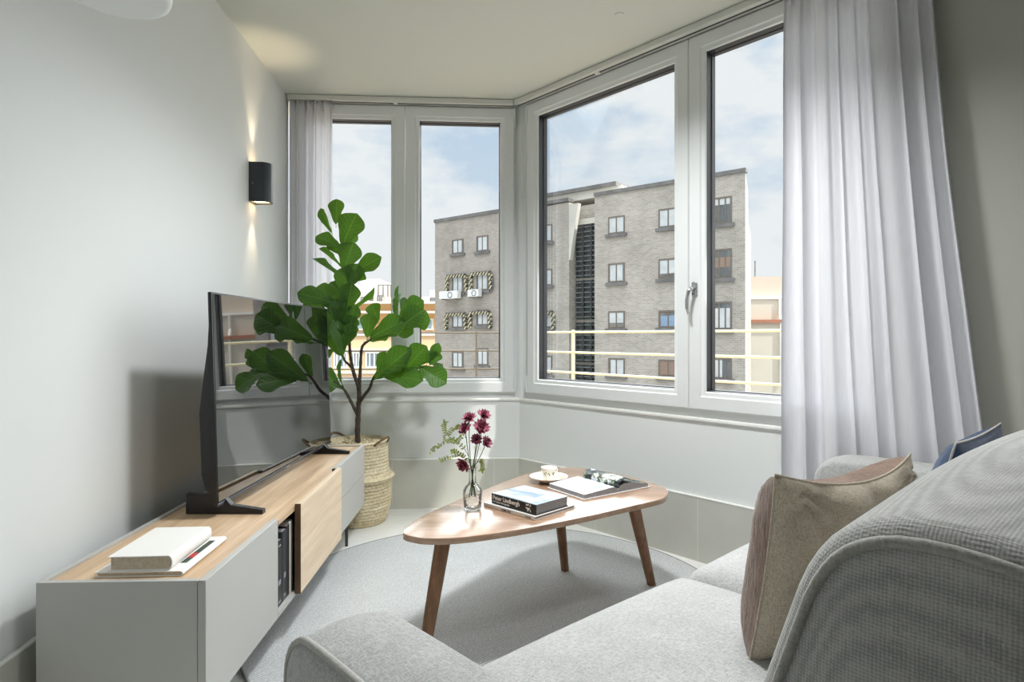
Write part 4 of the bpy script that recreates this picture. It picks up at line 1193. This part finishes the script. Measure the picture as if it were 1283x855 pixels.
LV = [
 # crown
 (421, 282, 421, 248, 20, 0, (0.1, -1, .1), 0.02, 0), (416, 292, 401, 261, 13, .02, (-.5, -1, .1), 0, 2), (429, 309, 444, 268, 34, -.04, (.15, -1, .2), -.05, 1),
 (428, 312, 397, 291, 22, -.02, (-.2, -.8, .6), -.03, 3), (431, 309, 448, 294, 12, .05, (.2, .8, .5), .02, 2), (431, 340, 440, 305, 32, -.05, (.1, -1, .35), -.06, 1),
 (428, 335, 401, 311, 14, .05, (-.2, .5, .8), .04, 2), (430, 350, 392, 323, 15, -.02, (.3, -.5, 1), -.04, 2), (437, 347, 475, 320, 26, -.03, (.2, -.9, .5), -.03, 0),
 (436, 376, 431, 335, 30, -.07, (-.1, -1, .25), -.06, 1), (443, 352, 452, 338, 24, .0, (.3, -1, .3), -.06, 0), (432, 372, 420, 344, 18, .05, (-.4, -.6, .5), .04, 3), (437, 390, 470, 361, 11, -.02, (.5, -.45, -.75), -.02, 2),
 # left cluster beside the television
 (427, 383, 372, 364, 26, -.10, (-.1, -.9, .5), -.04, 0), (428, 376, 394, 357, 20, -.04, (-.2, -.8, .5), .0, 1), (430, 375, 412, 350, 22, .0, (-.2, -.7, .6), .02, 3),
 (430, 392, 407, 372, 18, -.08, (.2, -1, .3), -.05, 1), (432, 396, 425, 366, 22, -.10, (-.4, -1, .1), -.03, 2), (436, 396, 433, 368, 13, -.06, (.7, -.7, .2), -.03, 0),
 (428, 424, 411, 386, 26, -.10, (-.3, -1, .3), -.06, 0), (432, 426, 421, 396, 22, -.11, (.2, -1, .4), -.04, 1), (434, 422, 442, 396, 20, -.12, (.3, -.9, .5), -.04, 0),
 (424, 402, 382, 396, 26, -.04, (-.2, -.8, .6), -.03, 3), (428, 447, 410, 411, 26, -.12, (-.2, -1, .2), -.04, 0), (430, 446, 424, 403, 22, -.14, (.3, -.9, .3), -.04, 1),
 (436, 428, 441, 405, 18, -.12, (.4, -1, .2), -.03, 2), (429, 440, 438, 412, 20, -.14, (-.5, -.8, .2), -.02, 3), (418, 420, 386, 432, 30, -.10, (-.1, -.7, .8), -.05, 0), (420, 436, 392, 458, 28, -.10, (-.2, -.6, .8), -.06, 1),
 (414, 400, 398, 420, 26, -.14, (-.4, -.8, .5), -.04, 3), (408, 388, 380, 378, 22, .0, (-.2, -.9, .4), 0, 2),
 (438, 360, 447, 332, 24, -.08, (.3, -1, .3), -.04, 1), (434, 392, 440, 356, 26, -.12, (.2, -1, .35), -.06, 0), (432, 410, 416, 378, 24, -.12, (-.3, -1, .4), -.05, 3), (434, 414, 446, 384, 18, -.10, (.5, -1, .3), -.04, 1), (428, 320, 412, 302, 16, .02, (-.3, -.7, .7), -.02, 0),
 # right upper branch
 (460, 424, 463, 393, 22, -.04, (.1, -1, .2), -.02, 0), (474, 404, 466, 380, 20, .03, (-.1, -1, .2), .03, 2), (463, 424, 503, 400, 30, -.07, (.1, -1, .35), -.06, 1),
 (458, 428, 488, 420, 10, -.06, (.1, -.35, -.95), -.05, 2), (496, 398, 493, 366, 15, .02, (-.6, -.7, .2), .03, 3), (499, 398, 498, 358, 7, -.01, (-.95, -.3, .1), -.03, 2), (503, 396, 508, 372, 12, .04, (.4, -.8, .2), .03, 0),
 (500, 396, 529, 376, 26, -.02, (.15, -1, .3), -.03, 0), (497, 414, 527, 388, 32, -.07, (.1, -1, .3), -.06, 1), (513, 404, 538, 400, 26, -.03, (.2, -1, .3), -.03, 0), (487, 404, 515, 414, 24, -.03, (0, -1, .4), -.04, 3), (504, 392, 513, 373, 10, .05, (.5, .6, .4), .04, 2),
 # right lower branch
 (473, 472, 482, 440, 15, -.03, (-.4, -1, .1), -.01, 2), (469, 476, 508, 437, 30, -.10, (-.05, -1, .25), -.08, 1), (478, 470, 528, 474, 28, -.09, (.1, -1, .5), -.07, 0), (507, 466, 532, 434, 30, -.08, (.1, -1, .3), -.06, 0),
 (524, 460, 558, 477, 28, -.10, (.15, -1, .4), -.05, 1), (535, 456, 550, 430, 14, -.04, (.5, -.7, .4), -.02, 2), (538, 458, 549, 440, 18, -.05, (.3, -1, .2), .0, 0), (540, 455, 556, 462, 16, -.03, (.4, -.7, .7), -.0, 3), (515, 462, 528, 478, 16, -.0, (.2, .6, .6), .02, 2), (495, 458, 518, 450, 22, -.02, (0, -1, .2), 0, 3),
 # lower left branch
 (432, 489, 410, 482, 11, -.06, (.1, -.6, 1), -.06, 2), (431, 487, 417, 454, 13, -.08, (-.8, -.6, .2), -.03, 3), (426, 485, 402, 466, 24, -.10, (-.2, -.8, .6), -.06, 0), (424, 484, 396, 492, 22, -.08, (-.1, -.7, .8), -.06, 1),
]
for a in LV: leaf(*a)

# ------------------------------------------------------------------ outside: terrace railing
m_ry = M_plain('cream_rail_paint', (226, 220, 184), 0.5, var=0.03)
def railing(name, P0, P1, label, posts, zs, mat, r=0.0125):
    d = P1-P0; L_ = d.length; a = math.atan2(d.y, d.x)
    t = thing(name, label, 'railing', (P0.x, P0.y, 0), a)
    for z in zs:
        b = NB(); tube(b, [(0, 0, z), (L_, 0, z)], r, 10); obj('rail', b, mat, t, auto=40)
    for x in posts:
        b = NB(); box(b, x-r*1.3, x+r*1.3, -r*1.3, r*1.3, -0.05, zs[0]+0.025, 0.004, 1); obj('post', b, mat, t)
    return t
DR = 2.6
c1 = BR+A*DR
cor = Vector((0.09, 8.0, 0)); 
# line parallel to the right window, from the corner towards the right
tt = (cor-c1).dot(RD); cor = c1+RD*tt
zs = (1.100, 0.870, 0.640)
P1 = cor+RD*11
# post seen at px 718
def s_at(px):
    q = (px-CX)/FPX
    return (q*cor.y-cor.x)/(RD.x-q*RD.y)
railing('terrace_railing', cor, P1, 'cream painted terrace railing outside the right window', [0.03, s_at(718), s_at(718)+3.4, s_at(718)+6.6], zs, m_ry)
P2 = cor+Vector((-math.cos(ab), -math.sin(ab), 0))*7
def s2(px):
    q = (px-CX)/FPX; d = Vector((-math.cos(ab), -math.sin(ab), 0))
    return (q*cor.y-cor.x)/(d.x-q*d.y)
railing('terrace_railing', cor+Vector((-0.05, 0, 0)), P2, 'terrace railing outside the back window, coloured dark as if backlit', [s2(602), s2(602)+2.6, s2(602)+5.2], zs, M_plain('rail_paint_backlit', (104, 96, 82), 0.6, var=0.1), 0.010)  # same railing in a darker colour, its backlit shade painted in
b = NB(); prism(b, [(BL+nb*0.2+Vector((-4, 0, 0))).xy, (BR+nb*0.2).xy, (BR+A*0.2).xy, (RE+A*0.2).xy, (RE+A*(DR+0.1)).xy, (cor+A*0.1+nb*0.1).xy, (P2+nb*0.1).xy], -0.25, -0.05)
obj('terrace_slab', b, M_tile('terrace_tile', (170, 150, 132), (140, 130, 120), 0.3, 0.3), kind='structure')

# ------------------------------------------------------------------ outside: buildings
GZ = -16.0
b = NB(); box(b, -300, 300, 12, 400, GZ-1, GZ); obj('ground', b, M_plain('street_grey', (128, 126, 122), 0.95, var=0.1, nscale=0.2), kind='structure')
m_brick = M_brick('grey_brown_brick', (192, 185, 174), (171, 162, 151), (202, 197, 188), 1.6, 0.2)
m_brickd = M_brick('sooty_brick', (160, 150, 140), (142, 132, 122), (170, 162, 152), 1.6, 0.25)
m_coping = M_plain('coping', (120, 118, 116), 0.9, var=0.25, nscale=1.5)
m_wfr = M_plain('old_window_frame', (120, 110, 100), 0.6, var=0.1)
m_wgl = M_plain('far_window_glass', (138, 152, 160), 0.15, var=0.25, nscale=0.8)
m_curt = M_plain('far_net_curtain', (206, 210, 210), 0.7, var=0.1, nscale=2)
m_louv = M_plain('dark_louvre', (58, 62, 64), 0.5, var=0.15, nscale=2)
m_conc = M_plain('pale_concrete', (214, 210, 200), 0.85, var=0.06, nscale=0.7)
m_wht = M_plain('white_render', (236, 236, 232), 0.8, var=0.04, nscale=0.5)
# brick block: local x runs along the facade to the left, +y towards the camera
bo = Vector((12.83, 33.80, GZ)); d_ = Vector((-0.7856, 0.6188, 0)); ba = math.atan2(d_.y, d_.x)
bt = thing('apartment_building', 'grey-brown brick apartment block filling the view through both windows', 'building', bo, ba)
def U(px):
    q = (px-CX)/FPX
    return (q*bo.y-bo.x)/(d_.x-q*d_.y)
def Zp(px, py): return CAMZ-(py-HY)/FPX*(bo.y+d_.y*U(px))-GZ
BW = U(545); ZR = 10.15-GZ
uL, uR = U(745), U(713)      # stair bay (right edge, left edge)
b = NB(); prism(b, [(0.0, 0.0), (uL, 0.0), (uL, -5.0), (1.40, -5.0)], 0, ZR)
obj('right_wing', b, m_brick, bt)
b = NB(); box(b, uR, U(655), -5, 0, 0, ZR-0.15); obj('middle_wing', b, m_brick, bt)
b = NB(); box(b, U(655), BW, -5, 0.0, 0, ZR); obj('left_wing', b, M_brick('weathered_brick', (182, 174, 164), (166, 158, 148), (188, 180, 170), 1.6, 0.22), bt)
b = NB(); box(b, uL, uR, -5, -0.9, 0, ZR-0.3); obj('stair_bay', b, m_brick, bt)
b = NB(); box(b, -0.05, uL+0.02, -0.3, 0.10, ZR-0.05, ZR+0.18); obj('coping', b, m_coping, bt)
b = NB(); box(b, uR-0.02, BW+0.05, -0.5, 0.10, ZR-0.08, ZR+0.16); obj('coping', b, m_coping, bt)
b = NB(); box(b, U(768), U(640), -4.6, -1.2, ZR+0.2, ZR+0.75); obj('roof_slab', b, m_conc, bt)
b = NB(); box(b, U(762), U(640), -4.8, -1.0, ZR+0.75, ZR+1.0); obj('roof_edge', b, m_coping, bt)
b = NB(); prism(b, [(uR-0.02, ZR-0.3), (uR-0.75, ZR-0.3), (uR-0.1, ZR-4.0), (uR-0.02, ZR-4.0)], -0.3, 0.05, M=Matrix(((1, 0, 0, 0), (0, 0, 1, 0), (0, 1, 0, 0), (0, 0, 0, 1)))); obj('rain_hopper', b, m_conc, bt)
# louvred stair windows
lz = [(Zp(729, 279), Zp(729, 347)), (Zp(729, 350), Zp(729, 400)), (Zp(729, 404), Zp(729, 455)), (Zp(729, 458), Zp(729, 500))]
for z1_, z0_ in lz:
    b = NB(); box(b, uL+0.05, uR-0.05, -0.86, -0.80, z0_, z1_)
    lf = obj('stair_window', b, m_louv, bt)
    b = NB(); n = max(3, int((z1_-z0_)/0.30))
    for k in range(n):
        z = z0_+(k+0.5)*(z1_-z0_)/n
        box(b, uL+0.08, uR-0.08, -0.80, -0.66, z-0.03, z+0.03)
    obj('louvre_slats', b, M_plain('grey_slat', (112, 116, 116), 0.5, var=0.1), lf)
    b = NB()
    for f in (0.33, 0.66):
        x = uL+(uR-uL)*f; box(b, x-0.05, x+0.05, -0.82, -0.62, z0_, z1_)
    obj('mullion', b, m_louv, lf)
b = NB(); box(b, uL+0.1, uR-0.1, -0.78, -0.6, Zp(729, 279), Zp(729, 272)); obj('stair_window_head', b, m_conc, bt)
def bwin(pa, pb, ya, yb, shutter=None, nm=2):
    ua, ub = U(pb), U(pa); pm = (pa+pb)/2
    z1_, z0_ = Zp(pm, ya), Zp(pm, yb)
    b = NB(); sweep_rect(b, ua, ub, z0_, z1_, [(0, 0.03), (0, -0.10), (0.10, -0.10), (0.10, 0.03)])
    for k in range(1, nm):
        x = ua+(ub-ua)*k/nm; box(b, x-0.045, x+0.045, -0.08, 0.02, z0_+0.1, z1_-0.1)
    w = obj('window', b, m_wfr, bt)
    b = NB(); box(b, ua+0.1, ub-0.1, -0.10, -0.0, z0_+0.1, z1_-0.1); obj('pane', b, m_wgl, w)
    if shutter:
        m_, f0, f1, s0, s1 = shutter
        b = NB(); box(b, ua+0.1+(ub-ua-.2)*s0, ub-0.1-(ub-ua-.2)*(1-s1), 0.0, 0.012, z0_+0.1+(z1_-z0_-.2)*f0, z0_+0.1+(z1_-z0_-.2)*f1); obj('blind', b, m_, w)
    b = NB(); box(b, ua-0.15, ub+0.15, -0.05, 0.14, z0_-0.2, z0_); obj('window_sill', b, m_coping, w)
m_rose = M_plain('wooden_blind', (150, 128, 112), 0.7, var=0.08)
m_bluec = M_plain('blue_curtain', (140, 164, 190), 0.8, var=0.1)
sh = [(m_curt, .0, 1, .0, 1), (m_curt, .0, 1, .05, .95), (m_curt, .3, 1, 0, 1), (m_curt, 0, 1, 0, .9)]
for i, (ya, yb) in enumerate(((271, 293), (330, 354), (390, 412), (449, 471))): bwin(762, 783, ya, yb, sh[i])
sh = [(m_curt, .0, 1, .0, 1), (m_curt, .2, 1, .0, 1), (m_bluec, .0, .75, .05, .95), (m_rose, 0, 1, 0, 1)]
for i, (ya, yb) in enumerate(((261, 285), (324, 349), (389, 411), (451, 472))): bwin(825, 850, ya, yb, sh[i])
sh = [(m_curt, .75, 1, 0, 1), (m_rose, .35, .75, 0, 1), (m_curt, .0, .8, 0, 1), (m_curt, 0, 1, .5, 1)]
for i, (ya, yb) in enumerate(((247, 281), (312, 349), (378, 413), (449, 475))): bwin(893, 917, ya, yb, sh[i], 3)
for i, (ya, yb) in enumerate(((300, 318), (346, 367), (393, 411), (441, 461))):
    bwin(566.5, 581, ya, yb, (m_curt, 0, 1, .1, .95)); bwin(597, 612, ya-4.5, yb-3, (m_curt, 0, 1, .05, .9))
for i, (ya, yb) in enumerate(((281, 303), (337, 358), (390, 411), (446, 470))): bwin(684, 692, ya, yb, (m_curt, 0, 1, 0, 1), 1)
# small parapet wing falling away to the right end
b = NB(); e = d_*0; 
n_ = Vector((-0.6188, -0.7856, 0))
far = Vector((16.95, 43.6, GZ))-bo; fx, fy = far.dot(d_), far.dot(n_)
prism(b, [(1.30, -4.7), (fx, fy), (fx+3, fy), (4.3, -4.7)], 0, ZR-2.0)
obj('end_wall', b, m_brick, bt)
BT = Matrix.Translation(bo) @ Matrix.Rotation(ba, 4, 'Z')
XZ = Matrix(((1, 0, 0, 0), (0, 0, 1, 0), (0, 1, 0, 0), (0, 0, 0, 1)))
m_str = NT('striped_awning_cloth'); tc = m_str.node('ShaderNodeTexCoord'); sp_ = m_str.node('ShaderNodeSeparateXYZ'); m_str.link(tc.outputs['Object'], sp_.inputs[0])
ph = m_str.math('ADD', m_str.math('MULTIPLY', sp_.outputs[0], 21.0), m_str.math('MULTIPLY', sp_.outputs[2], 17.0))
m_str.base(m_str.mix(m_str.math('GREATER_THAN', m_str.math('SINE', ph), 0.0), lin((78, 74, 68)), lin((206, 198, 164)))); m_str.rough(0.9); m_str = m_str.m
def awning(pa, pb, ya, yb, label):
    ua, ub = U(pb), U(pa); z1_ = Zp((pa+pb)/2, ya); z0_ = Zp((pa+pb)/2, yb)
    p = BT @ Vector((ua, 0, 0)); p.z = GZ+z0_
    t = thing('window_awning', label, 'awning', p, ba, 'striped awnings on the brick block'); h = z1_-z0_; w = ub-ua
    b = NB(); n = 9
    for k in range(n):
        x = w*(k+0.5)/n; r = w/n*0.40
        prism(b, [(x-r, h+0.05), (x+r, h+0.05), (x+r, h-0.12), (x+r*.5, h-0.22), (x-r*.5, h-0.22), (x-r, h-0.12)], 0.20, 0.24, M=XZ)
    obj('valance', b, m_str, t)
    b = NB(); box(b, -0.05, w+0.05, 0.02, 0.24, h+0.02, h+0.07); obj('cover_board', b, m_coping, t)
    for x in (-0.10, w+0.06):
        b = NB()
        for k in range(4):
            z = h-0.10-k*0.30
            prism(b, [(x-0.12, z), (x+0.12, z), (x+0.16, z-0.16), (x+0.02, z-0.26), (x-0.16, z-0.16)], 0.03, 0.22, M=XZ)
        obj('side_fringe', b, m_str, t)
awning(562, 584, 345, 362, 'striped window awning above the left air conditioner on the brick block')
awning(592, 615, 342, 359, 'striped window awning above the right air conditioner on the brick block')
awning(561, 583, 393, 410, 'striped window awning lower left, below the left air conditioner')
awning(591, 614, 391, 407, 'striped window awning lower right, below the right air conditioner')
awning(683, 693, 391, 408, 'striped window awning at the left edge of the right window view')
def aircon(pa, pb, ya, yb, label):
    ua, ub = U(pb), U(pa); z1_ = Zp((pa+pb)/2, ya); z0_ = Zp((pa+pb)/2, yb)
    p = BT @ Vector((ua, 0.0, 0)); p.z = GZ+z0_
    t = thing('air_conditioner', label, 'air conditioner', p, ba); w, h = ub-ua, z1_-z0_
    b = NB(); box(b, 0, w, 0.2, 0.62, 0.06, h, 0.03, 2); obj('casing', b, m_wht, t)
    b = NB(); lathe(b, [(h*0.30, 0), (h*0.36, 0), (h*0.36, 0.03), (h*0.30, 0.03), (h*0.30, 0)], 28); bmesh.ops.transform(b, matrix=Matrix.Translation((w*0.40, 0.61, h*0.53)) @ Matrix.Rotation(-PI/2, 4, 'X'), verts=b.verts[:]); obj('fan_grille', b, m_louv, t)
    b = NB()
    for x in (w*0.15, w*0.85): box(b, x-0.03, x+0.03, 0.0, 0.6, 0.0, 0.06)
    obj('bracket', b, m_coping, t)
aircon(557, 580, 365.5, 376, 'wide white air conditioner under the left upper window of the brick block')
aircon(592.5, 606, 363.5, 373.5, 'narrow white air conditioner under the right upper window of the brick block')
b = NB(); ux = lambda px, py: (U(px), 0.08, Zp(px, py))
tube(b, [ux(580, 370), ux(583, 369), ux(593, 367)], 0.05, 6); tube(b, [ux(606, 367), ux(616, 366), ux(618, 362), ux(618, 347)], 0.05, 6); obj('pipe', b, m_coping, bt)

# cream building on the right
co_ = Vector((15.6, 46.5, GZ)); ct_ = thing('cream_building', 'pale cream building with an arched window right of the brick block', 'building', co_, math.radians(-8))
cs = 46.5/FPX
zc = lambda py: CAMZ-(py-HY)*cs-GZ
xc = lambda px: ((px-CX)*cs-co_.x)
m_crm = M_plain('cream_render', (204, 198, 184), 0.85, var=0.03, nscale=0.6)
m_pch = M_plain('peach_render', (204, 188, 172), 0.85, var=0.03, nscale=0.6)
b = NB(); box(b, xc(925), xc(1110), 1.0, 14, 0, zc(346)); obj('upper_storey', b, m_pch, ct_)
b = NB(); box(b, xc(922), xc(1110), 0.5, 14, 0, zc(374)); obj('middle_storey', b, m_crm, ct_)
b = NB(); box(b, xc(922), xc(1110), 0.0, 14, 0, zc(405)); obj('lower_storey', b, m_crm, ct_)
b = NB(); box(b, xc(922), xc(1110), -0.25, 0.6, zc(405), zc(401)); obj('roof_tiles', b, M_plain('red_tile', (172, 118, 96), 0.9, var=0.15, nscale=3), ct_)
b = NB(); box(b, xc(922), xc(1110), 0.4, 1.0, zc(375), zc(372)); obj('cornice', b, m_wht, ct_)
b = NB(); tube(b, [(xc(974), -0.1, zc(480)), (xc(974), -0.1, zc(400)), (xc(975), 0.4, zc(392)), (xc(975), 0.4, zc(374))], 0.09, 8); obj('downpipe', b, m_wht, ct_)
arch = [(xc(979)+0.0, zc(510)), (xc(979), zc(452))]+[(xc(987)-8*cs*math.cos(PI*k/10), zc(452)+8*cs*1.6*math.sin(PI*k/10)) for k in range(1, 10)]+[(xc(995), zc(452)), (xc(995), zc(510))]
XZ = Matrix(((1, 0, 0, 0), (0, 0, 1, 0), (0, 1, 0, 0), (0, 0, 0, 1)))
b = NB(); prism(b, arch, -0.08, 0.05, M=XZ); aw = obj('arched_window', b, m_conc, ct_)
b = NB(); prism(b, [((x-xc(987))*0.8+xc(987), (z-zc(480))*0.92+zc(480)) for x, z in arch], -0.12, -0.05, M=XZ); obj('pane', b, m_wgl, aw)
b = NB(); tube(b, [(xc(960), 4, zc(346)), (xc(960), 4, zc(320))], 0.06, 6); obj('antenna_mast', b, m_coping, ct_)

# orange building and the white rooftops behind it, left
oo = Vector((-17.5, 60.0, GZ)); ot = thing('ochre_building', 'ochre apartment building with white bands behind the fig plant', 'building', oo, math.radians(2))
os_ = 60.0/FPX; zo = lambda py: CAMZ-(py-HY)*os_-GZ; xo = lambda px: (px-CX)*os_-oo.x
m_och = M_plain('ochre_render', (226, 180, 128), 0.85, var=0.05, nscale=0.4)
m_och2 = M_plain('light_ochre_render', (234, 200, 158), 0.85, var=0.04, nscale=0.4)
b = NB(); box(b, xo(395), xo(560), 0.0, 10, 0, zo(379)); obj('facade', b, m_och, ot)
b = NB(); box(b, xo(395), xo(560), -0.6, 0.2, 0, zo(417)); obj('lower_facade', b, m_och2, ot)
for ya, yb in ((378, 381), (390, 393), (416, 421), (437, 440), (465, 468)):
    b = NB(); box(b, xo(394), xo(561), -0.75, 0.1, zo(yb), zo(ya)); obj('white_band', b, m_conc, ot)
for pa, pb in ((420, 437), (441, 455), (459, 481), (486, 500)):
    b = NB(); sweep_rect(b, xo(pa), xo(pb), zo(461), zo(441), [(0, -0.7), (0, -0.55), (0.15, -0.55), (0.15, -0.7)])
    n = 4
    for k in range(1, n): x = xo(pa)+(xo(pb)-xo(pa))*k/n; box(b, x-0.06, x+0.06, -0.68, -0.56, zo(461), zo(441))
    w = obj('window', b, m_wht, ot); b = NB(); box(b, xo(pa)+.1, xo(pb)-.1, -0.63, -0.58, zo(461)+.1, zo(441)-.1); obj('pane', b, m_wgl, w)
for pa, pb in ((424, 440), (446, 466), (533, 543)):
    b = NB(); box(b, xo(pa), xo(pb), -0.3, 0.05, zo(414), zo(399)); w = obj('window', b, m_conc, ot); b = NB(); box(b, xo(pa)+.2, xo(pb)-.2, -0.33, -0.28, zo(414)+.2, zo(399)-.2); obj('pane', b, m_wgl, w)
wo = Vector((-20.0, 78.0, GZ)); wt = thing('white_building', 'white rooftop blocks above the ochre building', 'building', wo, 0.0)
ws = 78.0/FPX; zw = lambda py: CAMZ-(py-HY)*ws-GZ; xw = lambda px: (px-CX)*ws-wo.x
for i, (pa, pb, ya, d0) in enumerate(((400, 470, 366, 0), (447, 472, 348, 2), (472, 489, 358, 1), (487, 530, 372, 0.5), (532, 560, 372, 0), (536, 552, 362, 2), (395, 432, 352, 3))):
    b = NB(); box(b, xw(pa), xw(pb), d0, d0+7, 0, zw(ya)); obj('rooftop_block', b, m_wht if i % 2 == 0 else m_conc, wt)
for pa, pb, ya, yb in ((440, 446, 370, 377), (452, 458, 372, 378), (463, 468, 368, 377), (475, 479, 370, 378), (493, 498, 376, 382), (539, 545, 373, 380)):
    b = NB(); box(b, xw(pa), xw(pb), -0.15, 0.05, zw(yb), zw(ya)); w = obj('window', b, m_coping, wt); b = NB(); box(b, xw(pa)+.1, xw(pb)-.1, -0.2, -0.12, zw(yb)+.1, zw(ya)-.1); obj('pane', b, m_wgl, w)
b = NB()
for x in (473, 479, 485, 489): tube(b, [(xw(x), 0.5, zw(372)), (xw(x), 0.5, zw(357))], 0.08, 6)
tube(b, [(xw(473), 0.5, zw(357)), (xw(489), 0.5, zw(357))], 0.08, 6); obj('roof_frame', b, m_coping, wt)

# ------------------------------------------------------------------ sky and sun
w = bpy.data.worlds.new('sky'); sc.world = w; w.use_nodes = True
nt = w.node_tree; nn = nt.nodes; nl = nt.links
bg = nn['Background']
tc = nn.new('ShaderNodeTexCoord'); sx = nn.new('ShaderNodeSeparateXYZ'); nl.new(tc.outputs['Generated'], sx.inputs[0])
mp = nn.new('ShaderNodeMapping'); mp.inputs['Scale'].default_value = (2.4, 2.4, 5.2); mp.inputs['Location'].default_value = (3.3, 0.4, 1.2)
nl.new(tc.outputs['Generated'], mp.inputs['Vector'])
ns = nn.new('ShaderNodeTexNoise'); ns.inputs['Scale'].default_value = 1.25; ns.inputs['Detail'].default_value = 9; ns.inputs['Roughness'].default_value = 0.55
nl.new(mp.outputs['Vector'], ns.inputs['Vector'])
cr = nn.new('ShaderNodeValToRGB'); cr.color_ramp.elements[0].position = 0.37; cr.color_ramp.elements[0].color = (0, 0, 0, 1)
cr.color_ramp.elements[1].position = 0.48; cr.color_ramp.elements[1].color = (1, 1, 1, 1)
nl.new(ns.outputs['Fac'], cr.inputs['Fac'])
hb = nn.new('ShaderNodeValToRGB'); he = hb.color_ramp.elements       # blue deepens with height, pale at the horizon
he[0].position = 0.0; he[0].color = lin((226, 235, 243)); he[1].position = 0.5; he[1].color = lin((176, 203, 232))
nl.new(sx.outputs['Z'], hb.inputs['Fac'])
mx = nn.new('ShaderNodeMix'); mx.data_type = 'RGBA'; nl.new(cr.outputs['Color'], mx.inputs[0]); nl.new(hb.outputs['Color'], mx.inputs[6]); mx.inputs[7].default_value = lin((244, 246, 249))
gain = nn.new('ShaderNodeValToRGB'); ge = gain.color_ramp.elements   # the bright hazy sky high overhead, near the sun
ge[0].position = 0.42; ge[0].color = (0.25, 0.25, 0.25, 1); ge[1].position = 0.85; ge[1].color = (1, 1, 1, 1)
nl.new(sx.outputs['Z'], gain.inputs['Fac'])
SKY_TOP = 4.2
m4 = nn.new('ShaderNodeMath'); m4.operation = 'MULTIPLY'; nl.new(gain.outputs['Color'], m4.inputs[0]); m4.inputs[1].default_value = 4.0
gp = nn.new('ShaderNodeMath'); gp.operation = 'POWER'; nl.new(m4.outputs[0], gp.inputs[0]); gp.inputs[1].default_value = math.log(SKY_TOP)/math.log(4.0)
nl.new(mx.outputs[2], bg.inputs['Color']); g8 = nn.new('ShaderNodeMath'); g8.operation = 'MULTIPLY'; nl.new(gp.outputs[0], g8.inputs[0]); g8.inputs[1].default_value = 0.86; nl.new(g8.outputs[0], bg.inputs['Strength'])

sd = bpy.data.lights.new('sun', 'SUN'); sd.energy = 5.0; sd.angle = math.radians(1.4); sd.color = (1, 0.96, 0.90)
so = bpy.data.objects.new('sun', sd); C.objects.link(so); so.location = (20, 5, 40)
el = math.radians(52); hv = Vector((-0.9, 0.45, 0)).normalized()
sdir = Vector((hv.x*math.cos(el), hv.y*math.cos(el), -math.sin(el)))
so.rotation_euler = sdir.to_track_quat('-Z', 'Y').to_euler()

def fill_sun(name, hdir, elev, e, ang, col):
    d = bpy.data.lights.new(name, 'SUN'); d.energy = e; d.angle = math.radians(ang); d.color = col
    o = bpy.data.objects.new(name, d); C.objects.link(o)
    h = hdir.normalized(); k = math.radians(elev)
    v = Vector((-h.x*math.cos(k), -h.y*math.cos(k), -math.sin(k)))
    o.rotation_euler = v.to_track_quat('-Z', 'Y').to_euler(); o.location = (h.x*30, h.y*30, 20)
# soft suns added as extra sky light, brightening the room through each window
fill_sun('sky_fill_sun', A, 36, 2.8, 80, (0.96, 0.98, 1.0))
fill_sun('sky_fill_sun', nb, 36, 5.4, 80, (0.96, 0.98, 1.0))
# light portals in the two window openings (they emit nothing, they only guide sky sampling)
def portal(name, P0, ang, xm, wid):
    d = bpy.data.lights.new(name, 'AREA'); d.shape = 'RECTANGLE'; d.size = wid; d.size_y = 1.85; d.cycles.is_portal = True
    o = bpy.data.objects.new(name, d); C.objects.link(o)
    n = Vector((-math.sin(ang), math.cos(ang), 0)); c_ = P0+Vector((math.cos(ang), math.sin(ang), 0))*xm+n*0.12
    o.location = (c_.x, c_.y, 1.58); o.rotation_euler = (-n).to_track_quat('-Z', 'Z').to_euler()
portal('window_portal', BL, ab, 0.69, 1.37); portal('window_portal', BR, ar, 1.07, 2.03)

sc.view_settings.view_transform = 'Standard'; sc.view_settings.look = 'None'
sc.view_settings.gamma = 1.0; sc.view_settings.use_curve_mapping = False
sc.view_settings.exposure = 0.2
cy = sc.cycles
cy.max_bounces = 14; cy.diffuse_bounces = 8; cy.glossy_bounces = 6; cy.transmission_bounces = 10; cy.transparent_max_bounces = 24
cy.caustics_reflective = False; cy.caustics_refractive = False
